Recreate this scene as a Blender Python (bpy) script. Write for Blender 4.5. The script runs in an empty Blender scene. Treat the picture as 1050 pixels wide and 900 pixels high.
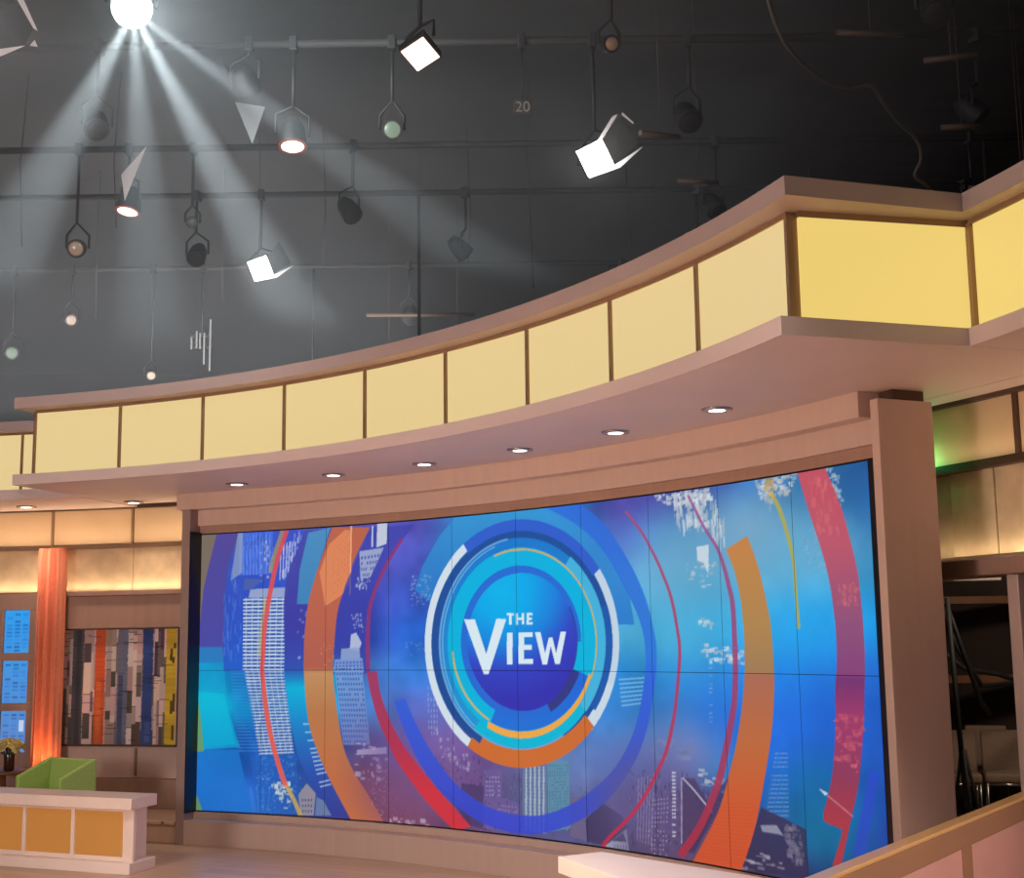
import bpy, bmesh, math, random
import numpy as np
from mathutils import Matrix, Vector

scene = bpy.context.scene
COL = scene.collection
D2R = math.pi / 180.0

# ------------------------------------------------------------------ camera
PITCH, ROLL = 0.1498, 0.01361
cam_data = bpy.data.cameras.new('camera')
cam_data.sensor_width = 36.0
cam_data.sensor_fit = 'HORIZONTAL'
cam_data.lens = 1374.8 / 1050.0 * 36.0
cam_data.clip_end = 200
cam = bpy.data.objects.new('camera', cam_data)
COL.objects.link(cam)
fwd = Vector((0, math.cos(PITCH), math.sin(PITCH)))
up0 = Vector((0, -math.sin(PITCH), math.cos(PITCH)))
rt0 = Vector((1, 0, 0))
rt = rt0 * math.cos(ROLL) - up0 * math.sin(ROLL)
up = rt0 * math.sin(ROLL) + up0 * math.cos(ROLL)
m = Matrix.Identity(4)
for i in range(3):
    m[i][0], m[i][1], m[i][2] = rt[i], up[i], -fwd[i]
m.translation = (0, 0, 1.7)
cam.matrix_world = m
scene.camera = cam

# ------------------------------------------------------------------ exposure, world, studio floods, added fill lamps
scene.view_settings.view_transform = 'Standard'
scene.view_settings.look = 'None'
scene.view_settings.gamma = 1.0
scene.view_settings.use_curve_mapping = False
scene.view_settings.exposure = 0.0


def lin(c):
    return tuple((v / 255 / 12.92 if v / 255 <= 0.04045 else ((v / 255 + 0.055) / 1.055) ** 2.4) for v in c)


world = bpy.data.worlds.new('studio_air')
scene.world = world
world.use_nodes = True
wb = world.node_tree.nodes['Background']
wb.inputs['Color'].default_value = (1.0, 0.78, 0.74, 1)
wb.inputs['Strength'].default_value = 0.20


def area_lamp(name, loc, aim, energy, color, size, size_y=None, spread=None):
    d = bpy.data.lights.new(name, 'AREA')
    d.energy, d.color = energy, color
    d.size = size
    if size_y:
        d.shape = 'RECTANGLE'
        d.size_y = size_y
    if spread:
        d.spread = spread
    o = bpy.data.objects.new(name, d)
    COL.objects.link(o)
    o.location = loc
    o.rotation_euler = (Vector(aim) - Vector(loc)).to_track_quat('-Z', 'Y').to_euler()
    return o


def spot_lamp(name, loc, aim, energy, color, angle, blend=0.6, radius=0.05):
    d = bpy.data.lights.new(name, 'SPOT')
    d.energy, d.color = energy, color
    d.spot_size, d.spot_blend, d.shadow_soft_size = angle * D2R, blend, radius
    o = bpy.data.objects.new(name, d)
    COL.objects.link(o)
    o.location = loc
    o.rotation_euler = (Vector(aim) - Vector(loc)).to_track_quat('-Z', 'Y').to_euler()
    return o


area_lamp('flood_left', (-5.5, 1.0, 5.6), (-3.2, 11.0, 2.0), 30, (1.0, 0.88, 0.86), 1.6)
area_lamp('flood_middle', (-3.2, -0.5, 5.8), (-0.5, 9.5, 2.0), 22, (1.0, 0.87, 0.85), 1.6)
area_lamp('front_fill', (-7.0, 0.5, 2.3), (-1.5, 9.8, 2.5), 150, (1.0, 0.87, 0.90), 1.8, spread=110 * D2R)  # unseen fill added low in front to brighten the header box
area_lamp('floor_bounce_fill', (-3.2, 4.0, 6.6), (-2.8, 5.8, 0.0), 430, (1.0, 0.90, 0.86), 1.6, spread=62 * D2R)  # unseen lamp added so the floor bounces light up to the soffit
spot_lamp('desk_fill_spot', (0.2, 4.3, 6.8), (0.75, 6.7, 0.5), 420, (1.0, 0.86, 0.82), 26, 0.5, 0.15)  # unseen spot added to brighten the desk top
spot_lamp('counter_fill_spot', (-4.5, 4.5, 6.0), (-3.7, 10.8, 0.6), 480, (1.0, 0.86, 0.80), 17, 0.7, 0.15)  # unseen spot added to brighten the left counter
spot_lamp('parapet_fill_spot', (3.0, 3.0, 2.4), (1.4, 4.9, 0.8), 330, (1.0, 0.78, 0.76), 62, 0.5, 0.2)  # unseen spot added to brighten the parapet alone
area_lamp('backstage_fill', (4.1, 10.2, 2.9), (4.2, 12.2, 0.4), 24, (1.0, 0.80, 0.62), 0.4)  # unseen lamp added to lift the dark backstage opening

# ------------------------------------------------------------------ helpers
CX, CY = -6.402, 3.4753          # the centre all the curved scenery is struck from
SCREEN_R, SCREEN_TH0 = 9.3631, 67.5365


def pol(R, th, z=0.0):
    return Vector((CX + R * math.cos(th * D2R), CY + R * math.sin(th * D2R), z))


class MB:
    """collects simple solids into one mesh (world or local coordinates)"""

    def __init__(self):
        self.v, self.f, self.mi, self.sm = [], [], [], []
        self.cur = 0

    def add(self, vs, fs, smooth=False):
        b = len(self.v)
        self.v += [tuple(p) for p in vs]
        for f in fs:
            self.f.append([b + i for i in f])
            self.mi.append(self.cur)
            self.sm.append(smooth)
        return self

    def box(self, a, b, mat=None):
        x0, y0, z0 = a
        x1, y1, z1 = b
        vs = [(x0, y0, z0), (x1, y0, z0), (x1, y1, z0), (x0, y1, z0), (x0, y0, z1), (x1, y0, z1), (x1, y1, z1), (x0, y1, z1)]
        if mat is not None:
            vs = [tuple(mat @ Vector(p)) for p in vs]
        return self.add(vs, [(3, 2, 1, 0), (4, 5, 6, 7), (0, 1, 5, 4), (1, 2, 6, 5), (2, 3, 7, 6), (3, 0, 4, 7)])

    def prism(self, poly, z0, z1):
        n = len(poly)
        area = sum(poly[i][0] * poly[(i + 1) % n][1] - poly[(i + 1) % n][0] * poly[i][1] for i in range(n))
        if area < 0:
            poly = poly[::-1]
        vs = [(p[0], p[1], z0) for p in poly] + [(p[0], p[1], z1) for p in poly]
        fs = [tuple(range(n - 1, -1, -1)), tuple(range(n, 2 * n))]
        fs += [(i, (i + 1) % n, n + (i + 1) % n, n + i) for i in range(n)]
        return self.add(vs, fs)

    def arc(self, R0, R1, th0, th1, z0, z1, step=1.0, smooth=False):
        """a curved slab between two radii, two angles and two heights"""
        n = max(1, int(round(abs(th1 - th0) / step)))
        if th1 < th0:
            th0, th1 = th1, th0
        vs = []
        for i in range(n + 1):
            t = th0 + (th1 - th0) * i / n
            for R, z in ((R0, z0), (R1, z0), (R1, z1), (R0, z1)):
                vs.append(pol(R, t, z))
        fs = []
        for i in range(n):
            a, b = 4 * i, 4 * i + 4
            for k in range(4):
                l = (k + 1) % 4
                fs.append((a + k, a + l, b + l, b + k))
        fs.append((3, 2, 1, 0))
        e = 4 * n
        fs.append((e, e + 1, e + 2, e + 3))
        return self.add(vs, fs)

    def slab(self, p, q, t, z0, z1):
        """upright board from p to q (plan points), thickness t to the left of p->q"""
        p, q = Vector(p[:2]), Vector(q[:2])
        d = (q - p).normalized()
        n = Vector((-d.y, d.x)) * t
        return self.prism([p, q, q + n, p + n], z0, z1)

    def tube(self, pts, r, n=8, smooth=True):
        pts = [Vector(p) for p in pts]
        rs = r if isinstance(r, (list, tuple)) else [r] * len(pts)
        vs, fs = [], []
        prev = None
        for i, p in enumerate(pts):
            d = (pts[min(i + 1, len(pts) - 1)] - pts[max(i - 1, 0)]).normalized()
            if prev is None:
                a = d.orthogonal().normalized()
            else:
                a = (prev - d * prev.dot(d)).normalized()
            prev = a
            b = d.cross(a)
            for k in range(n):
                t = 2 * math.pi * k / n
                vs.append(p + (a * math.cos(t) + b * math.sin(t)) * rs[i])
        for i in range(len(pts) - 1):
            for k in range(n):
                fs.append((i * n + k, i * n + (k + 1) % n, (i + 1) * n + (k + 1) % n, (i + 1) * n + k))
        self.add(vs, fs, smooth)
        b0 = len(self.v) - len(vs)
        self.f += [[b0 + k for k in range(n - 1, -1, -1)], [b0 + (len(pts) - 1) * n + k for k in range(n)]]
        self.mi += [self.cur] * 2
        self.sm += [False] * 2
        return self

    def lathe(self, prof, n=24, mat=None, smooth=True, sy=1.0):
        """profile of (radius, z) turned about z; closed with caps where the radius is > 0"""
        vs, fs = [], []
        for r, z in prof:
            for k in range(n):
                t = 2 * math.pi * k / n
                p = Vector((r * math.cos(t), r * math.sin(t) * sy, z))
                vs.append(tuple(mat @ p) if mat is not None else tuple(p))
        for i in range(len(prof) - 1):
            for k in range(n):
                fs.append((i * n + k, i * n + (k + 1) % n, (i + 1) * n + (k + 1) % n, (i + 1) * n + k))
        self.add(vs, fs, smooth)
        b0 = len(self.v) - len(vs)
        self.f += [[b0 + k for k in range(n - 1, -1, -1)], [b0 + (len(prof) - 1) * n + k for k in range(n)]]
        self.mi += [self.cur] * 2
        self.sm += [False] * 2
        return self

    def build(self, name, mat, parent=None, bevel=0.0, seg=2):
        me = bpy.data.meshes.new(name)
        me.from_pydata(self.v, [], self.f)
        mats = mat if isinstance(mat, (list, tuple)) else [mat]
        for q in mats:
            me.materials.append(q)
        me.polygons.foreach_set('material_index', self.mi)
        me.polygons.foreach_set('use_smooth', self.sm)
        bm = bmesh.new()
        bm.from_mesh(me)
        bmesh.ops.recalc_face_normals(bm, faces=bm.faces[:])
        bm.to_mesh(me)
        bm.free()
        me.update()
        return link(name, me, parent, bevel, seg)


def link(name, me, parent=None, bevel=0.0, seg=2):
    o = bpy.data.objects.new(name, me)
    COL.objects.link(o)
    if parent is not None:
        o.parent = parent
        if parent.get('_world'):
            o.matrix_parent_inverse = Matrix.Translation(-parent.location)
    if bevel > 0:
        b = o.modifiers.new('soft_edges', 'BEVEL')
        b.width, b.segments, b.limit_method, b.angle_limit = bevel, seg, 'ANGLE', 40 * D2R
        b.harden_normals = False
    return o


def tag(o, label=None, cat=None, group=None, kind=None):
    if label:
        o['label'] = label
    if cat:
        o['category'] = cat
    if group:
        o['group'] = group
    if kind:
        o['kind'] = kind
    return o


def thing(name, label, cat, loc, rotz=0.0, group=None, world_parts=True):
    """an Empty at the base of a thing; its parts are meshes in world coordinates (world_parts) or in its own"""
    o = bpy.data.objects.new(name, None)
    COL.objects.link(o)
    o.location = loc
    o.rotation_euler = (0, 0, rotz)
    o.empty_display_size = 0.1
    if world_parts:
        o['_world'] = 1
    return tag(o, label, cat, group)


def copy_tree(o, parent=None):
    c = o.copy()
    COL.objects.link(c)
    if parent is not None:
        c.parent = parent
    for ch in list(o.children):
        copy_tree(ch, c)
    return c


# ------------------------------------------------------------------ materials
def new_mat(name):
    mt = bpy.data.materials.new(name)
    mt.use_nodes = True
    nt = mt.node_tree
    return mt, nt, nt.nodes['Principled BSDF']


def plain(name, rgb, rough=0.5, metal=0.0, noise=0.0, scale=8.0, stretch=(1, 1, 1), bump=0.0, spec=0.5, rgb2=None):
    """a surface of one colour with a procedural mottling of that colour"""
    mt, nt, p = new_mat(name)
    p.inputs['Roughness'].default_value = rough
    p.inputs['Metallic'].default_value = metal
    p.inputs['Specular IOR Level'].default_value = spec
    c = lin(rgb)
    p.inputs['Base Color'].default_value = (*c, 1)
    if noise > 0 or bump > 0:
        tc = nt.nodes.new('ShaderNodeTexCoord')
        mp = nt.nodes.new('ShaderNodeMapping')
        mp.inputs['Scale'].default_value = stretch
        nz = nt.nodes.new('ShaderNodeTexNoise')
        nz.inputs['Scale'].default_value = scale
        nz.inputs['Detail'].default_value = 5
        nt.links.new(tc.outputs['Object'], mp.inputs['Vector'])
        nt.links.new(mp.outputs['Vector'], nz.inputs['Vector'])
        if noise > 0:
            rp = nt.nodes.new('ShaderNodeValToRGB')
            d = lin(rgb2) if rgb2 else tuple(v * (1 - noise) for v in c)
            rp.color_ramp.elements[0].position, rp.color_ramp.elements[1].position = 0.32, 0.68
            rp.color_ramp.elements[0].color = (*d, 1)
            rp.color_ramp.elements[1].color = (*c, 1) if rgb2 else (*[min(1, v * (1 + noise)) for v in c], 1)
            nt.links.new(nz.outputs['Fac'], rp.inputs['Fac'])
            nt.links.new(rp.outputs['Color'], p.inputs['Base Color'])
        if bump > 0:
            bp = nt.nodes.new('ShaderNodeBump')
            bp.inputs['Strength'].default_value = bump
            bp.inputs['Distance'].default_value = 0.01
            nt.links.new(nz.outputs['Fac'], bp.inputs['Height'])
            nt.links.new(bp.outputs['Normal'], p.inputs['Normal'])
    return mt


def glow(name, rgb, strength, base=(20, 20, 20), rough=0.4, sample=True):
    mt, nt, p = new_mat(name)
    p.inputs['Base Color'].default_value = (*lin(base), 1)
    p.inputs['Roughness'].default_value = rough
    p.inputs['Emission Color'].default_value = (*lin(rgb), 1)
    p.inputs['Emission Strength'].default_value = strength
    if not sample:
        mt.cycles.emission_sampling = 'NONE'
    return mt


def painted(name, attr, emit=False, rough=0.4):
    """colours read from the mesh's own colour attribute"""
    mt, nt, p = new_mat(name)
    at = nt.nodes.new('ShaderNodeAttribute')
    at.attribute_name = attr
    p.inputs['Roughness'].default_value = rough
    if emit:
        p.inputs['Base Color'].default_value = (0.004, 0.004, 0.006, 1)
        p.inputs['Specular IOR Level'].default_value = 0.25
        nt.links.new(at.outputs['Color'], p.inputs['Emission Color'])
        p.inputs['Emission Strength'].default_value = 1.0
        mt.cycles.emission_sampling = 'NONE'
    else:
        nt.links.new(at.outputs['Color'], p.inputs['Base Color'])
    return mt


M = {}
M['laminate'] = plain('taupe_laminate', (196, 168, 150), 0.42, noise=0.03, scale=3, stretch=(5, 5, 0.5))
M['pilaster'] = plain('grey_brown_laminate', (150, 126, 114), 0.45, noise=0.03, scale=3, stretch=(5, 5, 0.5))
M['laminate_dark'] = plain('brown_laminate', (158, 124, 104), 0.5, noise=0.05, scale=3, stretch=(5, 5, 0.5))
M['soffit'] = plain('canopy_paint_lightened', (206, 184, 174), 0.55, noise=0.03, scale=2)  # canopy paint lightened to make up for dim light under the soffit
M['cap'] = plain('canopy_paint_darkened', (168, 146, 138), 0.55, noise=0.03, scale=2)  # same paint as the soffit, darkened to offset strong light on the cap
M['mullion'] = plain('bronze_strip', (150, 118, 88), 0.4, metal=0.3)
M['gold_panel'] = plain('parchment_panel', (214, 184, 140), 0.6, noise=0.12, scale=7, bump=0.1)
M['tan_panel'] = plain('tan_panel', (212, 178, 134), 0.55, noise=0.05, scale=2)
M['rail'] = plain('dark_bronze_rail', (88, 62, 46), 0.45, metal=0.2)
M['black'] = plain('black_metal', (16, 15, 15), 0.45)
M['door_black'] = plain('black_barn_door', (5, 5, 5), 0.7)
M['void'] = plain('black_studio_paint', (38, 28, 22), 0.9, noise=0.8, scale=2.2, stretch=(1, 3, 3), rgb2=(9, 8, 8))
M['pipe'] = plain('grey_pipe', (30, 27, 25), 0.8, noise=0.3, scale=6)
M['screen_edge'] = plain('screen_bezel', (22, 20, 24), 0.35)
M['white_counter'] = plain('cream_laminate', (232, 208, 190), 0.35, noise=0.03, scale=4)
M['green'] = plain('green_wool', (158, 184, 92), 0.85, noise=0.07, scale=60, bump=0.15)
M['curtain'] = plain('orange_curtain', (218, 128, 92), 0.75, noise=0.05, scale=30)
M['wood_table'] = plain('brown_wood', (128, 84, 52), 0.45, noise=0.2, scale=4, stretch=(1, 8, 1))
M['vase_glass'] = plain('dark_vase_glass', (60, 36, 24), 0.15)
M['petal'] = plain('yellow_petal', (250, 218, 130), 0.7, noise=0.2, scale=50)
M['upholstery'] = plain('beige_upholstery', (140, 118, 100), 0.85, noise=0.08, scale=50)
M['chrome'] = plain('steel_leg', (170, 165, 160), 0.25, metal=0.9)
M['lamp_black'] = plain('lamp_housing', (17, 16, 16), 0.65)
M['flag_pale'] = plain('flag_metal_lightened', (205, 198, 194), 0.5)  # flag metal lightened to make up for the dimmer light on it
M['flag_grey'] = plain('flag_metal_darkened', (56, 53, 52), 0.5)  # flag metal darkened to offset the beam lamp's spill on it
M['door_lit'] = plain('lit_barn_door', (225, 225, 225), 0.5)  # white stands in for light on the leaves; unlit ones are black
M['glass_lens'] = plain('dim_lens_glass', (150, 130, 112), 0.2)
M['cable'] = plain('grey_cable', (92, 80, 68), 0.6)
M['parapet'] = plain('parapet_brown', (150, 112, 82), 0.45, noise=0.05, scale=3)
M['parapet_pink'] = plain('parapet_panel', (196, 148, 132), 0.5, noise=0.05, scale=3)
M['rail_gold'] = plain('gold_rail', (236, 190, 122), 0.3, metal=0.35)
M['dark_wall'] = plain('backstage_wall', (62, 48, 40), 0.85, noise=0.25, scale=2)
M['navy'] = plain('navy_drape', (34, 34, 62), 0.8)
M['light_panel'] = glow('yellow_light_panel', (233, 206, 146), 0.92, (70, 64, 50))
M['light_panel_deep'] = glow('deep_yellow_light_panel', (239, 207, 116), 0.95, (70, 64, 50))
M['amber'] = glow('amber_light_panel', (206, 130, 56), 0.55, (120, 90, 50))
M['downlight'] = glow('downlight_lens', (255, 240, 230), 6.0)
M['lamp_white'] = glow('white_lamp_lens', (255, 252, 248), 26.0)
M['lamp_warm'] = glow('warm_lamp_lens', (255, 214, 196), 3.2)
M['lamp_beam'] = glow('beam_lamp_lens', (240, 252, 255), 60.0)
M['led_dim'] = glow('led_lens', (168, 196, 168), 0.55)
M['led_bar'] = glow('white_led_bar', (225, 225, 225), 0.55)
M['green_led'] = glow('green_indicator', (60, 235, 120), 6.0)

# parquet laid along one direction
mt, nt, p = new_mat('oak_floor')
tc = nt.nodes.new('ShaderNodeTexCoord')
mp = nt.nodes.new('ShaderNodeMapping')
mp.inputs['Rotation'].default_value = (0, 0, 0.5)
br = nt.nodes.new('ShaderNodeTexBrick')
br.inputs['Scale'].default_value = 1.0
br.inputs['Brick Width'].default_value = 1.6
br.inputs['Row Height'].default_value = 0.14
br.inputs['Mortar Size'].default_value = 0.002
br.inputs['Color1'].default_value = (*lin((196, 156, 124)), 1)
br.inputs['Color2'].default_value = (*lin((216, 180, 148)), 1)
br.inputs['Mortar'].default_value = (*lin((140, 104, 80)), 1)
nz = nt.nodes.new('ShaderNodeTexNoise')
nz.inputs['Scale'].default_value = 3.0
nz.inputs['Detail'].default_value = 6
mp2 = nt.nodes.new('ShaderNodeMapping')
mp2.inputs['Rotation'].default_value = (0, 0, 0.5)
mp2.inputs['Scale'].default_value = (1, 14, 1)
mx = nt.nodes.new('ShaderNodeMixRGB')
mx.blend_type = 'MULTIPLY'
mx.inputs['Fac'].default_value = 0.35
nt.links.new(tc.outputs['Object'], mp.inputs['Vector'])
nt.links.new(tc.outputs['Object'], mp2.inputs['Vector'])
nt.links.new(mp.outputs['Vector'], br.inputs['Vector'])
nt.links.new(mp2.outputs['Vector'], nz.inputs['Vector'])
nt.links.new(br.outputs['Color'], mx.inputs['Color1'])
nt.links.new(nz.outputs['Fac'], mx.inputs['Color2'])
nt.links.new(mx.outputs['Color'], p.inputs['Base Color'])
p.inputs['Roughness'].default_value = 0.32
M['floor'] = mt

# ------------------------------------------------------------------ what the screen shows (metres along the screen, metres up)
SCREEN_GRID = {"u":[0,0.7,1.3,1.8,2.3,2.9,3.4,3.9,4.5,5.0,5.35,5.8,6.3,6.81],"v":[2.42,2.1,1.8,1.5,1.2,0.9,0.6,0.3,0],"c":[[[110,100,95],[70,90,190],[75,80,170],[75,70,160],[75,70,165],[50,130,205],[50,150,215],[50,130,210],[70,60,150],[60,60,150],[55,80,165],[40,100,175],[45,120,175],[25,85,150]],[[95,90,105],[60,90,200],[60,70,180],[70,70,165],[65,75,175],[40,130,205],[40,140,210],[50,140,210],[65,85,175],[70,120,185],[50,130,185],[70,150,190],[70,150,185],[25,95,165]],[[80,70,140],[60,85,205],[55,60,170],[55,65,170],[50,80,185],[30,120,200],[0,170,220],[40,150,210],[80,160,205],[100,165,200],[95,165,200],[85,165,200],[70,160,200],[40,130,185]],[[75,70,150],[30,90,205],[50,60,165],[45,70,175],[30,90,195],[30,120,205],[0,150,215],[40,150,215],[70,165,210],[80,175,210],[60,165,210],[50,160,215],[30,150,220],[10,130,200]],[[0,150,205],[30,110,205],[0,170,215],[60,110,190],[40,110,200],[50,120,200],[40,110,200],[40,130,210],[30,130,215],[30,125,220],[25,110,215],[20,100,215],[20,90,205],[25,80,195]],[[0,180,215],[0,140,210],[0,150,210],[60,120,190],[70,100,190],[90,100,175],[80,120,190],[60,120,200],[40,130,215],[60,130,200],[30,110,210],[20,95,210],[20,95,200],[25,90,195]],[[20,120,205],[25,100,200],[40,80,170],[90,80,140],[110,85,160],[110,80,150],[100,100,160],[90,120,180],[70,110,190],[80,90,160],[30,110,180],[20,95,190],[10,110,175],[20,80,185]],[[20,110,205],[30,90,190],[40,80,160],[120,70,95],[130,65,85],[95,65,120],[80,85,130],[85,100,150],[90,90,140],[85,60,95],[60,50,100],[25,85,150],[0,110,155],[25,70,170]],[[25,105,200],[35,100,190],[50,70,150],[120,65,80],[130,60,75],[90,60,100],[80,75,120],[80,80,130],[90,80,110],[95,60,85],[80,50,70],[50,45,75],[30,50,110],[30,60,150]]]}
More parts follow.
